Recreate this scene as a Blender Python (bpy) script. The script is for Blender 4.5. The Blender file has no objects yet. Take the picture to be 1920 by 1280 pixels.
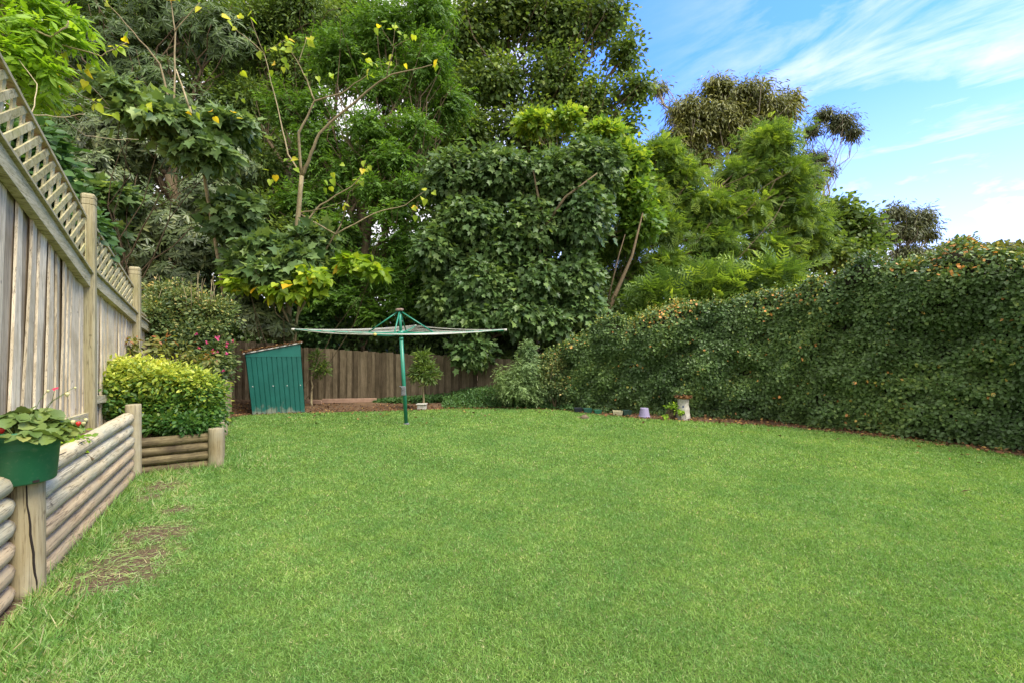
import bpy, math, random
import numpy as np
from mathutils import Vector, Matrix

scene = bpy.context.scene
C = scene.collection
R = math.radians
# ------------------------------------------------------------------ camera
F = 853.0; HC = 1.45; HY = 650.0
cam_d = bpy.data.cameras.new('camera'); cam = bpy.data.objects.new('camera', cam_d); C.objects.link(cam)
cam.location = (0, 0, HC); cam.rotation_euler = (R(90), 0, 0)
cam_d.sensor_width = 36; cam_d.lens = F / 1920 * 36; cam_d.shift_y = (HY - 640) / 1920
cam_d.clip_end = 2000; cam_d.clip_start = 0.05
scene.camera = cam
# ------------------------------------------------------------------ sky and sun
SUN_EL, SUN_AZ = R(57), R(124)       # azimuth measured from +Y (view direction) towards +X
w = bpy.data.worlds.new('World'); scene.world = w; w.use_nodes = True
nt = w.node_tree; N = nt.nodes; Lk = nt.links; N.clear()
def nd(t, **k):
    n = N.new(t)
    for a, b in k.items(): setattr(n, a, b)
    return n
out = nd('ShaderNodeOutputWorld'); bg = nd('ShaderNodeBackground')
sky = nd('ShaderNodeTexSky', sky_type='NISHITA', sun_disc=False)
sky.sun_elevation = SUN_EL; sky.sun_rotation = SUN_AZ; sky.air_density = 1.0; sky.dust_density = 0.6; sky.ozone_density = 2.0
tc = nd('ShaderNodeTexCoord'); sep = nd('ShaderNodeSeparateXYZ'); Lk.new(tc.outputs['Generated'], sep.inputs[0])
def mth(op, a, b=None, clamp=False):
    n = nd('ShaderNodeMath', operation=op, use_clamp=clamp)
    for i, v in enumerate((a, b)):
        if v is None: continue
        if isinstance(v, (int, float)): n.inputs[i].default_value = v
        else: Lk.new(v, n.inputs[i])
    return n.outputs[0]
def ramp(fac, pts, interp='LINEAR'):
    n = nd('ShaderNodeValToRGB'); n.color_ramp.interpolation = interp
    e = n.color_ramp.elements
    while len(e) < len(pts): e.new(0.5)
    for i, (p, c) in enumerate(pts):
        e[i].position = p; e[i].color = (c, c, c, 1) if isinstance(c, (int, float)) else (*c, 1)
    Lk.new(fac, n.inputs[0]); return n.outputs[0]
zc = mth('MAXIMUM', sep.outputs[2], 0.0)
zz = mth('ADD', zc, 0.12)
cu = nd('ShaderNodeCombineXYZ'); Lk.new(mth('DIVIDE', sep.outputs[0], zz), cu.inputs[0]); Lk.new(mth('DIVIDE', sep.outputs[1], zz), cu.inputs[1])
mr = nd('ShaderNodeMapping'); mr.inputs['Rotation'].default_value = (0, 0, R(50)); Lk.new(cu.outputs[0], mr.inputs[0])
mp = nd('ShaderNodeMapping'); mp.inputs['Scale'].default_value = (1.7, 3.6, 1); mp.inputs['Location'].default_value = (0.35, 0.9, 0); Lk.new(mr.outputs[0], mp.inputs[0])
n1 = nd('ShaderNodeTexNoise'); n1.inputs['Scale'].default_value = 1.1; n1.inputs['Detail'].default_value = 9; n1.inputs['Roughness'].default_value = 0.62; n1.inputs['Distortion'].default_value = 0.45
Lk.new(mp.outputs[0], n1.inputs['Vector'])
cir = ramp(n1.outputs[0], [(0.45, 0.0), (0.72, 0.62)])
dr = nd('ShaderNodeVectorMath', operation='DOT_PRODUCT'); Lk.new(tc.outputs['Generated'], dr.inputs[0]); dr.inputs[1].default_value = Vector((0.74, 0.57, 0.36)).normalized()
cir = mth('MULTIPLY', cir, ramp(dr.outputs['Value'], [(0.84, 0.12), (0.97, 1.0)]))
# low cumulus puffs close to the horizon
mp2 = nd('ShaderNodeMapping'); mp2.inputs['Scale'].default_value = (5.0, 5.0, 11.0); mp2.inputs['Location'].default_value = (0.6, 0.2, 0.0); Lk.new(tc.outputs['Generated'], mp2.inputs[0])
n2 = nd('ShaderNodeTexNoise'); n2.inputs['Scale'].default_value = 1.3; n2.inputs['Detail'].default_value = 7; n2.inputs['Roughness'].default_value = 0.55; Lk.new(mp2.outputs[0], n2.inputs['Vector'])
puff = ramp(n2.outputs[0], [(0.45, 0.0), (0.60, 0.9)])
lowm = ramp(zc, [(0.0, 1.0), (0.22, 0.9), (0.38, 0.0)])
puff = mth('MULTIPLY', puff, lowm)
haze = ramp(zc, [(0.0, 0.92), (0.12, 0.58), (0.28, 0.24), (0.46, 0.0)])
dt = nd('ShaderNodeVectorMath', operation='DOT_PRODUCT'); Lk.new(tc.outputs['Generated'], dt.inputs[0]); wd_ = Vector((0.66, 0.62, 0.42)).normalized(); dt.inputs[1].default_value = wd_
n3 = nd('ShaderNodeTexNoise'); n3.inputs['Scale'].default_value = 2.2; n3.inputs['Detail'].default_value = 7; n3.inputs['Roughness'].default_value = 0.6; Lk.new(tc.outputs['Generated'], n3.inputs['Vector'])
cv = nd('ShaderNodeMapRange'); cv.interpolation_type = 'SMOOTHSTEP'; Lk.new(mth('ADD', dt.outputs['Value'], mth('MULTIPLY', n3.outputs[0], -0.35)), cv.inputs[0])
cv.inputs[1].default_value = 0.66; cv.inputs[2].default_value = 0.50; cv.inputs[3].default_value = 0.0; cv.inputs[4].default_value = 0.93  # white cloud outside the blue window, unseen overhead and behind, added for neutral fill light
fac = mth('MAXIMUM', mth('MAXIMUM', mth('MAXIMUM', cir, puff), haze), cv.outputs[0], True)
mixc = nd('ShaderNodeMixRGB'); Lk.new(fac, mixc.inputs[0])
tint = nd('ShaderNodeMixRGB', blend_type='MULTIPLY'); tint.inputs[0].default_value = 1; Lk.new(sky.outputs[0], tint.inputs[1]); tint.inputs[2].default_value = (0.44, 0.76, 1.62, 1)
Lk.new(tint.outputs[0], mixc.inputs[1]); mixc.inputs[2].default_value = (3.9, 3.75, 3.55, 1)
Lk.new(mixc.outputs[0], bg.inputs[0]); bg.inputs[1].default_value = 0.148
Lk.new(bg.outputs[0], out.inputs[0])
sd = bpy.data.lights.new('sun', 'SUN'); sun = bpy.data.objects.new('sun', sd); C.objects.link(sun)
sd.energy = 2.2; sd.angle = R(30); sd.color = (1.0, 0.94, 0.82)
sdir = Vector((math.sin(SUN_AZ) * math.cos(SUN_EL), math.cos(SUN_AZ) * math.cos(SUN_EL), math.sin(SUN_EL)))
sun.rotation_euler = sdir.to_track_quat('Z', 'Y').to_euler()
scene.view_settings.view_transform = 'Standard'; scene.view_settings.look = 'None'
scene.view_settings.exposure = 1.5; scene.view_settings.gamma = 1; scene.view_settings.use_curve_mapping = False
scene.render.engine = 'CYCLES'
scene.cycles.max_bounces = 6; scene.cycles.diffuse_bounces = 3; scene.cycles.glossy_bounces = 2; scene.cycles.transmission_bounces = 3

# ------------------------------------------------------------------ measuring helpers
def P(px, py, d): return Vector(((px - 960) / F * d, d, HC - (py - HY) / F * d))
def G(px, py):
    d = HC * F / (py - HY); return Vector(((px - 960) / F * d, d, 0))

# ------------------------------------------------------------------ scene helpers
def tag(o, label=None, cat=None, group=None, kind=None):
    if label: o['label'] = label
    if cat: o['category'] = cat
    if group: o['group'] = group
    if kind: o['kind'] = kind
    return o
def empty(name, loc, label, cat, group=None):
    o = bpy.data.objects.new(name, None); C.objects.link(o); o.location = loc
    o.empty_display_size = 0.1
    return tag(o, label, cat, group)
def link(name, me, mat, parent=None, smooth=False):
    if not isinstance(mat, (list, tuple)): mat = [mat]
    for m in mat: me.materials.append(m)
    if smooth: me.polygons.foreach_set('use_smooth', np.ones(len(me.polygons), dtype=bool))
    o = bpy.data.objects.new(name, me); C.objects.link(o)
    if parent is not None:
        o.parent = parent; o.matrix_parent_inverse = Matrix.Translation(-parent.location)
    return o
class MB:
    """collects shapes in world coordinates, linked as one mesh"""
    def __init__(s): s.v = []; s.f = []; s.a = []
    def add(s, vs, fs, var=0.5):
        o = len(s.v); s.v += [tuple(v) for v in vs]; s.f += [tuple(i + o for i in f) for f in fs]; s.a += [var] * len(vs)
    def frame_box(s, c, ax, ay, az, var=0.5):
        """box with centre c and half-axis vectors"""
        vs = [c + ax * x + ay * y + az * z for z in (-1, 1) for y in (-1, 1) for x in (-1, 1)]
        s.add(vs, [(0, 2, 3, 1), (4, 5, 7, 6), (0, 1, 5, 4), (2, 6, 7, 3), (0, 4, 6, 2), (1, 3, 7, 5)], var)
    def box(s, lo, hi, var=0.5):
        lo = Vector(lo); hi = Vector(hi); h = (hi - lo) / 2
        s.frame_box((lo + hi) / 2, Vector((h.x, 0, 0)), Vector((0, h.y, 0)), Vector((0, 0, h.z)), var)
    def tube(s, pts, rad, n=8, var=0.5, jit=0.0, rng=None, caps=True):
        pts = [Vector(p) for p in pts]
        if isinstance(rad, (int, float)): rad = [rad] * len(pts)
        rings = []; up = None
        for i, p in enumerate(pts):
            t = (pts[min(i + 1, len(pts) - 1)] - pts[max(i - 1, 0)])
            if t.length < 1e-9: t = Vector((0, 0, 1))
            t.normalize()
            if up is None: up = Vector((0, 0, 1)) if abs(t.z) < 0.9 else Vector((1, 0, 0))
            a = t.cross(up); a.normalize(); b = a.cross(t); b.normalize(); up = b
            rings.append([p + (a * math.cos(2 * math.pi * k / n) + b * math.sin(2 * math.pi * k / n)) * rad[i] * (1 + (rng.uniform(-jit, jit) if rng else 0)) for k in range(n)])
        vs = [v for r in rings for v in r]; fs = []
        for i in range(len(pts) - 1):
            for k in range(n):
                fs.append((i * n + k, i * n + (k + 1) % n, (i + 1) * n + (k + 1) % n, (i + 1) * n + k))
        if caps: fs += [tuple(range(n))[::-1], tuple((len(pts) - 1) * n + k for k in range(n))]
        s.add(vs, fs, var)
    def lathe(s, c, prof, n=28, var=0.5):
        vs = []; fs = []
        for (r, z) in prof: vs += [Vector((c[0] + r * math.cos(2 * math.pi * k / n), c[1] + r * math.sin(2 * math.pi * k / n), c[2] + z)) for k in range(n)]
        for i in range(len(prof) - 1):
            for k in range(n): fs.append((i * n + k, i * n + (k + 1) % n, (i + 1) * n + (k + 1) % n, (i + 1) * n + k))
        s.add(vs, fs, var)
    def build(s, name, mat, parent=None, smooth=False, bevel=0):
        me = bpy.data.meshes.new(name); me.from_pydata(s.v, [], s.f); me.update()
        at = me.attributes.new('var', 'FLOAT', 'POINT'); at.data.foreach_set('value', np.array(s.a, dtype=np.float32))
        o = link(name, me, mat, parent, smooth)
        if bevel:
            m = o.modifiers.new('bevel', 'BEVEL'); m.width = bevel; m.segments = 2; m.limit_method = 'ANGLE'
        return o

# ------------------------------------------------------------------ materials
def newmat(name):
    m = bpy.data.materials.new(name); m.use_nodes = True
    t = m.node_tree; t.nodes.clear()
    return m, t
class NT:
    def __init__(s, t): s.t = t
    def n(s, ty, **k):
        x = s.t.nodes.new(ty)
        for a, b in k.items():
            if a.startswith('_'): x.inputs[a[1:]].default_value = b
            else: setattr(x, a, b)
        return x
    def l(s, a, b): s.t.links.new(a, b)
    def ramp(s, fac, pts, interp='LINEAR'):
        x = s.n('ShaderNodeValToRGB'); x.color_ramp.interpolation = interp; e = x.color_ramp.elements
        while len(e) < len(pts): e.new(0.5)
        for i, (p, c) in enumerate(pts):
            e[i].position = p; e[i].color = (c, c, c, 1) if isinstance(c, (int, float)) else (*c, 1)
        s.l(fac, x.inputs[0]); return x.outputs[0]
    def noise(s, vec, scale, detail=4, rough=0.55, stretch=None, dist=0):
        if stretch:
            m = s.n('ShaderNodeMapping'); m.inputs['Scale'].default_value = stretch; s.l(vec, m.inputs[0]); vec = m.outputs[0]
        x = s.n('ShaderNodeTexNoise'); x.inputs['Scale'].default_value = scale; x.inputs['Detail'].default_value = detail
        x.inputs['Roughness'].default_value = rough; x.inputs['Distortion'].default_value = dist; s.l(vec, x.inputs['Vector']); return x.outputs[0]
    def mix(s, fac, a, b, mode='MIX'):
        x = s.n('ShaderNodeMixRGB', blend_type=mode)
        for i, v in enumerate((fac, a, b)):
            if isinstance(v, (int, float)): x.inputs[i].default_value = v if i == 0 else (v, v, v, 1)
            elif isinstance(v, tuple): x.inputs[i].default_value = (*v, 1)
            else: s.l(v, x.inputs[i])
        return x.outputs[0]
    def bump(s, h, strength=0.3, dist=0.01):
        x = s.n('ShaderNodeBump'); x.inputs['Strength'].default_value = strength; x.inputs['Distance'].default_value = dist; s.l(h, x.inputs['Height']); return x.outputs[0]
def leaf_mat(name, cols, rough=0.5, trans=0.35, tcol=1.5, gain=1.4, spec=0.35):
    """cols: ramp over the per-leaf 'var' attribute; translucent leaf"""
    m, t = newmat(name); q = NT(t)
    a = q.n('ShaderNodeAttribute', attribute_name='var')
    cols = [(p, tuple(min(.75, x * gain * k) for x, k in zip(c, (1.22, 1.04, .85)))) for p, c in cols]
    col = q.ramp(a.outputs['Fac'], cols)
    geo = q.n('ShaderNodeNewGeometry')
    nz = q.noise(geo.outputs['Position'], 0.9, 3)
    col = q.mix(1.0, col, q.ramp(nz, [(0.3, (0.74, 0.80, 0.80)), (0.7, (1.2, 1.14, 1.0))]), 'MULTIPLY')
    b = q.n('ShaderNodeBsdfPrincipled', _Roughness=rough); b.inputs['Specular IOR Level'].default_value = spec
    q.l(col, b.inputs['Base Color'])
    tr = q.n('ShaderNodeBsdfTranslucent'); q.l(q.mix(1.0, col, (tcol * 1.05, tcol, tcol * 0.5), 'MULTIPLY'), tr.inputs[0])
    mx = q.n('ShaderNodeMixShader'); mx.inputs[0].default_value = trans
    q.l(b.outputs[0], mx.inputs[1]); q.l(tr.outputs[0], mx.inputs[2])
    o = q.n('ShaderNodeOutputMaterial'); q.l(mx.outputs[0], o.inputs[0])
    return m
def wood_mat(name, c1, c2, dark, stretch, scale=14, stain=None, stain_amt=0.5, bump=0.4, crack=True, obj=True):
    m, t = newmat(name); q = NT(t)
    tcn = q.n('ShaderNodeTexCoord'); v = tcn.outputs['Object']
    a = q.n('ShaderNodeAttribute', attribute_name='var')
    off = q.n('ShaderNodeVectorMath', operation='ADD'); q.l(v, off.inputs[0])
    cmb = q.n('ShaderNodeCombineXYZ'); mm = q.n('ShaderNodeMath', operation='MULTIPLY'); mm.inputs[1].default_value = 37.0
    q.l(a.outputs['Fac'], mm.inputs[0]); q.l(mm.outputs[0], cmb.inputs[0]); q.l(mm.outputs[0], cmb.inputs[2]); q.l(cmb.outputs[0], off.inputs[1])
    v2 = off.outputs[0]
    g1 = q.noise(v2, scale * 2.0, 6, 0.65, stretch, 0.6)
    g2 = q.noise(v2, scale * 6, 4, 0.6, stretch)
    g3 = q.noise(v2, scale * 2.6, 3, 0.5, tuple(x * .35 if x < .5 else x for x in stretch), 0.3)
    blot = q.noise(v2, 2.2, 4, 0.6)
    col = q.mix(q.ramp(g1, [(0.32, 0.0), (0.68, 1.0)]), c1, c2)
    col = q.mix(q.ramp(g2, [(0.30, 0.75), (0.46, 0.0)]), col, dark)
    if crack: col = q.mix(q.ramp(g3, [(0.475, 0.0), (0.495, .75), (0.515, 0.0)]), col, tuple(x * .5 for x in dark))
    kn = q.n('ShaderNodeTexVoronoi'); kn.inputs['Scale'].default_value = 5.5; q.l(v2, kn.inputs['Vector'])
    col = q.mix(q.ramp(kn.outputs['Distance'], [(0.0, .8), (0.055, .55), (0.09, 0.0)]), col, dark)
    spk = q.noise(v2, scale * 9, 3, .7); col = q.mix(q.ramp(spk, [(.62, 0.0), (.72, .45)]), col, tuple(x * .6 for x in dark))
    if stain: col = q.mix(q.ramp(blot, [(0.45, 0.0), (0.66, stain_amt)]), col, stain)
    col = q.mix(1.0, col, q.ramp(a.outputs['Fac'], [(0.0, (0.60, 0.58, 0.50)), (0.5, (1.0, 1.0, 0.87)), (1.0, (1.3, 1.31, 1.17))]), 'MULTIPLY')
    b = q.n('ShaderNodeBsdfPrincipled', _Roughness=0.85); b.inputs['Specular IOR Level'].default_value = 0.2
    q.l(col, b.inputs['Base Color'])
    hsum = q.mix(0.5, g1, g3); q.l(q.bump(hsum, bump, 0.012), b.inputs['Normal'])
    o = q.n('ShaderNodeOutputMaterial'); q.l(b.outputs[0], o.inputs[0]); return m
def plain_mat(name, c, rough=0.5, c2=None, nscale=6, spec=0.4, metallic=0.0, bump=0.0, dirt=None, stretch=None):
    m, t = newmat(name); q = NT(t); tcn = q.n('ShaderNodeTexCoord'); v = tcn.outputs['Object']
    nz = q.noise(v, nscale, 6, 0.65, stretch)
    col = q.mix(q.ramp(nz, [(0.35, 0.0), (0.65, 1.0)]), c, c2 or tuple(x * 0.8 for x in c))
    if dirt:
        n3 = q.noise(v, nscale * 4, 5, 0.7); col = q.mix(q.ramp(n3, [(0.55, 0.0), (0.72, 0.7)]), col, dirt)
    b = q.n('ShaderNodeBsdfPrincipled', _Roughness=rough, _Metallic=metallic); b.inputs['Specular IOR Level'].default_value = spec
    q.l(col, b.inputs['Base Color'])
    if bump: q.l(q.bump(q.noise(v, nscale * 5, 5), bump, 0.01), b.inputs['Normal'])
    o = q.n('ShaderNodeOutputMaterial'); q.l(b.outputs[0], o.inputs[0]); return m

M = {}
M['paling'] = wood_mat('weathered paling', (0.47, 0.385, 0.29), (0.74, 0.64, 0.51), (0.15, 0.12, 0.10), (1, 1, 0.05), 22, (0.30, 0.235, 0.15), 0.6)
M['fencepost'] = wood_mat('weathered post', (0.27, 0.225, 0.14), (0.44, 0.39, 0.27), (0.12, 0.10, 0.06), (1, 1, 0.06), 18, (0.22, 0.20, 0.10), 0.5)
M['rail'] = wood_mat('treated rail', (0.33, 0.29, 0.17), (0.52, 0.46, 0.33), (0.16, 0.13, 0.06), (0.12, 0.12, 1), 22, (0.50, 0.44, 0.34), 0.4)
M['lattice'] = wood_mat('mossy lattice', (0.36, 0.31, 0.17), (0.55, 0.49, 0.33), (0.17, 0.15, 0.06), (0.3, 0.3, 0.3), 24, (0.26, 0.25, 0.08), 0.5)
M['backpaling'] = wood_mat('old dark paling', (0.155, 0.120, 0.080), (0.27, 0.215, 0.155), (0.045, 0.033, 0.024), (1, 1, 0.05), 22, (0.08, 0.065, 0.04), 0.6)
M['log'] = wood_mat('pine log', (0.40, 0.32, 0.21), (0.64, 0.55, 0.41), (0.10, 0.075, 0.055), (0.12, 1, 1), 13, (0.40, 0.40, 0.33), 0.6, 0.5)
M['logtan'] = wood_mat('tan log', (0.42, 0.30, 0.19), (0.60, 0.46, 0.31), (0.13, 0.09, 0.06), (0.12, 1, 1), 13, (0.40, 0.33, 0.24), 0.7, 0.5)
M['darklog'] = wood_mat('mossy dark log', (0.12, 0.092, 0.05), (0.24, 0.195, 0.12), (0.04, 0.03, 0.02), (0.10, 1, 1), 16, (0.045, 0.032, 0.024), 1.0, 0.6)
M['logpost'] = wood_mat('log post', (0.27, 0.215, 0.13), (0.39, 0.33, 0.23), (0.13, 0.09, 0.05), (1, 1, 0.06), 15, (0.45, 0.42, 0.34), 0.5)
M['bark'] = wood_mat('brown bark', (0.10, 0.072, 0.045), (0.20, 0.15, 0.10), (0.03, 0.022, 0.015), (1, 1, 0.25), 14)
M['palebark'] = wood_mat('pale bark', (0.26, 0.21, 0.13), (0.40, 0.33, 0.22), (0.12, 0.09, 0.05), (1, 1, 0.3), 14)
M['gumbark'] = wood_mat('gum bark', (0.30, 0.25, 0.20), (0.52, 0.46, 0.40), (0.14, 0.10, 0.08), (1, 1, 0.3), 6)
M['soil'] = plain_mat('soil', (0.10, 0.065, 0.042), 0.95, (0.17, 0.115, 0.075), 9, 0.1, 0, 0.8)
M['green'] = plain_mat('green paint', (0.018, 0.19, 0.115), 0.38, (0.024, 0.22, 0.14), 5, 0.5)
M['cord'] = plain_mat('clothes line cord', (0.62, 0.60, 0.53), 0.6, (0.45, 0.45, 0.38), 20)
M['yellowcap'] = plain_mat('yellowed cap', (0.62, 0.52, 0.16), 0.5)
M['grey'] = plain_mat('grey metal', (0.20, 0.21, 0.22), 0.5, (0.12, 0.12, 0.12), 12)
M['rustcap'] = plain_mat('rusty cap', (0.16, 0.09, 0.06), 0.7, (0.25, 0.20, 0.16), 18)
M['litter'] = leaf_mat('dead leaf', [(0.0, (0.045, 0.026, 0.014)), (0.5, (0.11, 0.058, 0.03)), (0.85, (0.20, 0.12, 0.06)), (1.0, (0.42, 0.30, 0.11))], 0.8, 0.1, 1.0, 1.0)

# ------------------------------------------------------------------ leaves
def oval(wd, fold=0.06, droop=0.0):
    v = [(0, 0, 0), (-wd, .32, fold), (-wd * .85, .68, fold * .9 - droop * .4), (0, 1, -droop), (wd * .85, .68, fold * .9 - droop * .4), (wd, .32, fold)]
    return np.array(v, float), [(0, 3, 2, 1), (0, 5, 4, 3)]
def lobed(droop=0.12):
    h = [(-.12, -.06), (-.36, .02), (-.30, .24), (-.47, .50), (-.19, .58)]
    v = [(0, 0, 0), (0, 1, -droop)] + [(x, y, .07 * abs(x) / .4 - .06 * y) for x, y in h] + [(-x, y, .07 * abs(x) / .4 - .06 * y) for x, y in h]
    return np.array(v, float), [(0, 1, 6, 5, 4, 3, 2), (0, 7, 8, 9, 10, 11, 1)]
def heart(droop=0.15):
    h = [(-.18, -.10), (-.40, .02), (-.42, .32), (-.20, .70)]
    v = [(0, 0, 0), (0, 1, -droop)] + [(x, y, .08 * abs(x) / .4 - .05 * y) for x, y in h] + [(-x, y, .08 * abs(x) / .4 - .05 * y) for x, y in h]
    return np.array(v, float), [(0, 1, 5, 4, 3, 2), (0, 6, 7, 8, 9, 1)]
def frond(n=6):
    v = []; f = []
    for i in range(n):
        y0 = .08 + i / n * .9; L = .26 * math.sin(math.pi * (0.12 + .8 * i / n)) + .04; dz = -.25 * y0 * y0
        for s in (-1, 1):
            b = len(v); v += [(0, y0, dz), (s * L, y0 + .19, dz - .05), (s * L * .95, y0 + .08, dz - .05), (0, y0 - .03, dz)]
            f.append((b, b + 1, b + 2, b + 3))
    return np.array(v, float), f
def blade():
    return np.array([(-.5, 0, 0), (.5, 0, 0), (0, 1, 0)], float), [(0, 1, 2)]
T = dict(oval=oval(.24), wide=oval(.33, .07, .1), lance=oval(.11, .03, .1), narrow=oval(.15, .03, .08), lobed=lobed(), heart=heart(), frond=frond(), blade=blade())
def norm(a): return a / np.maximum(np.linalg.norm(a, axis=1, keepdims=True), 1e-9)
def leaves_mesh(name, tmpl, pos, axis, nrm, size, var, mat, parent=None, wscale=None):
    tv, tf = T[tmpl] if isinstance(tmpl, str) else tmpl
    n = len(pos); k = len(tv)
    a = norm(axis); x = norm(np.cross(a, nrm)); z = np.cross(x, a)
    size = np.asarray(size).reshape(-1, 1, 1) * np.ones((n, 1, 1)); ws = 1 if wscale is None else np.asarray(wscale).reshape(-1, 1, 1)
    V = pos[:, None, :] + size * (ws * tv[None, :, 0:1] * x[:, None, :] + tv[None, :, 1:2] * a[:, None, :] + tv[None, :, 2:3] * z[:, None, :])
    V = V.reshape(-1, 3).astype(np.float32)
    lens = np.array([len(f) for f in tf]); flat = np.concatenate([np.array(f) for f in tf])
    loops = (np.arange(n)[:, None] * k + flat[None, :]).reshape(-1)
    tot = np.tile(lens, n); st = np.concatenate([[0], np.cumsum(tot)[:-1]])
    me = bpy.data.meshes.new(name)
    me.vertices.add(len(V)); me.vertices.foreach_set('co', V.reshape(-1))
    me.loops.add(len(loops)); me.loops.foreach_set('vertex_index', loops.astype(np.int32))
    me.polygons.add(len(tot)); me.polygons.foreach_set('loop_start', st.astype(np.int32))
    me.update(calc_edges=True)
    at = me.attributes.new('var', 'FLOAT', 'POINT'); at.data.foreach_set('value', np.repeat(np.clip(var, 0, 1), k).astype(np.float32))
    return link(name, me, mat, parent)
def Lb(px, py, d, rx, ry, rd, wt=1.0):
    c = P(px, py, d); return (c.x, c.y, c.z, rx / F * d, rd, ry / F * d, wt)
def clumps(rng, lobes, n, inner=0.45, bump=0.35, ragged=False):
    """clump centres spread through the crown, uneven outline"""
    wts = np.array([l[6] * (l[3] * l[5] + l[3] * l[4] + l[4] * l[5]) for l in lobes]); wts /= wts.sum()
    idx = rng.choice(len(lobes), n, p=wts); Lb_ = np.array([l[:6] for l in lobes])[idx]
    K = 34 if ragged else 18
    su = norm(rng.normal(size=(len(lobes), K, 3))); sr = rng.uniform(.28, .52, (len(lobes), K)); sc = su * rng.uniform(.25, .80, (len(lobes), K, 1)) * (1 + bump * .6)
    if ragged: sr = sr * .52; sc = sc * 1.22
    ki = rng.integers(0, K, n); v = norm(rng.normal(size=(n, 3))); rad = (inner + (1 - inner) * rng.random(n) ** .6) * sr[idx, ki]
    rel = sc[idx, ki] + v * (rad * (1 + rng.normal(size=n) * bump * .3))[:, None]
    fill = rng.random(n) < (.25 if ragged else .52); rel = np.where(fill[:, None], v * (rng.random(n) ** .5)[:, None] * .9, rel)
    u = norm(rel * .6 + v * .5)
    c = Lb_[:, :3] + rel * Lb_[:, 3:6]
    return c, u
def crown(name, rng, lobes, n, per, cr, leaf, size, mat, parent, mode='spray', droop=0.35, inner=0.45, bump=0.35, topvar=0.0, vs=0.2, flatn=0.7, ragged=False):
    c, u = clumps(rng, lobes, n, inner, bump, ragged)
    zmin, zmax = c[:, 2].min(), c[:, 2].max()
    cc = np.repeat(c, per, 0); uu = np.repeat(u, per, 0); m = n * per
    cv = np.repeat(rng.random(n), per)
    if mode == 'whorl':
        up = norm(uu * .9 + np.array([0, -.25, .45])); ph = np.tile(np.arange(per) / per * 2 * np.pi, n) + np.repeat(rng.random(n) * 6, per)
        ref = norm(np.cross(up, np.array([[.3, 1, .1]]))); ref2 = np.cross(up, ref)
        rad = ref * np.cos(ph)[:, None] + ref2 * np.sin(ph)[:, None]
        ax = rad + up * rng.uniform(-.35, .25, (m, 1)) + np.array([0, 0, -.2]); nr = up + rng.normal(size=(m, 3)) * .15
        pos = cc + up * rng.uniform(-.02, .02, (m, 1)) + rad * .01
    elif mode == 'pinnate':
        # clump is a shoot: leaves strung along a twig
        tw = norm(uu * .8 + np.array([0, 0, .1 - droop]) + np.repeat(rng.normal(size=(n, 3)) * .5, per, 0))
        tpos = np.tile(np.linspace(-.5, 1, per), n)
        side = norm(np.cross(tw, np.array([[0, 0, 1.0]]))) * np.tile(np.where(np.arange(per) % 2, 1, -1), n)[:, None]
        pos = cc + tw * (tpos * cr)[:, None] - np.array([0, 0, 1.0]) * (np.maximum(tpos, 0) ** 2 * cr * droop)[:, None]
        ax = side * .8 + tw * .8 + np.array([0, 0, -.3]) + rng.normal(size=(m, 3)) * .2; nr = np.array([0, -.25, .7]) + uu * .5 + rng.normal(size=(m, 3)) * .4
    else:
        off = rng.normal(size=(m, 3)) * np.array([1, 1, flatn]) * cr * .55
        pos = cc + off
        ax = norm(off + 1e-6) * .7 + uu * .5 + np.array([0, 0, -droop]) + rng.normal(size=(m, 3)) * .3
        nr = np.array([0, -.2, .55]) + uu * .6 + rng.normal(size=(m, 3)) * .42
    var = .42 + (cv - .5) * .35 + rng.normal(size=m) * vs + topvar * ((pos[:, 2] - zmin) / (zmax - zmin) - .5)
    sz = size * np.clip(rng.normal(.95, .28, m), .4, 1.6)
    return leaves_mesh(name, leaf, pos, ax, nr, sz, var, mat, parent), c
def trunk_mesh(name, rng, base, fork, lobes, r0, c, mat, parent, twigs=8, extra=(), lean=0.1, limbr=0.35):
    mb = MB(); rr = random.Random(int(rng.integers(1e9)))
    base = Vector(base); fork = Vector(fork)
    def path(a, b, k, wob):
        d = (b - a).length
        return [a.lerp(b, i / k) + (Vector((rr.uniform(-1, 1), rr.uniform(-1, 1), rr.uniform(-.5, .5))) * wob * d if 0 < i < k else Vector()) for i in range(k + 1)]
    pts = path(base - Vector((0, 0, .1)), fork, 6, .03)
    mb.tube(pts, [r0 * (1.25 if i == 0 else 1 - .4 * i / 6) for i in range(7)], 10, rr.random(), .06, rr)
    for l in lobes:
        t = Vector(l[:3]); s = pts[rr.randint(3, 6)]
        lp = path(s, t, 6, .06); rl = r0 * limbr
        mb.tube(lp, [rl * (1 - .72 * i / 6) for i in range(7)], 7, rr.random(), .05, rr)
        lr = Vector(l[3:6])
        for k in range(twigs):
            s2 = lp[rr.randint(2, 6)]; u = Vector((rr.gauss(0, 1), rr.gauss(0, 1), rr.gauss(.2, 1))).normalized()
            e = t + Vector((u.x * lr.x, u.y * lr.y, u.z * lr.z)) * rr.uniform(.6, .98)
            tp = path(s2, e, 4, .09); mb.tube(tp, [rl * .24 * (1 - .8 * i / 4) + .004 for i in range(5)], 5, rr.random(), caps=False)
    for e in extra: mb.tube(e[0], e[1], 7, .5, .05, rr)
    return mb.build(name, mat, parent, True)
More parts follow.
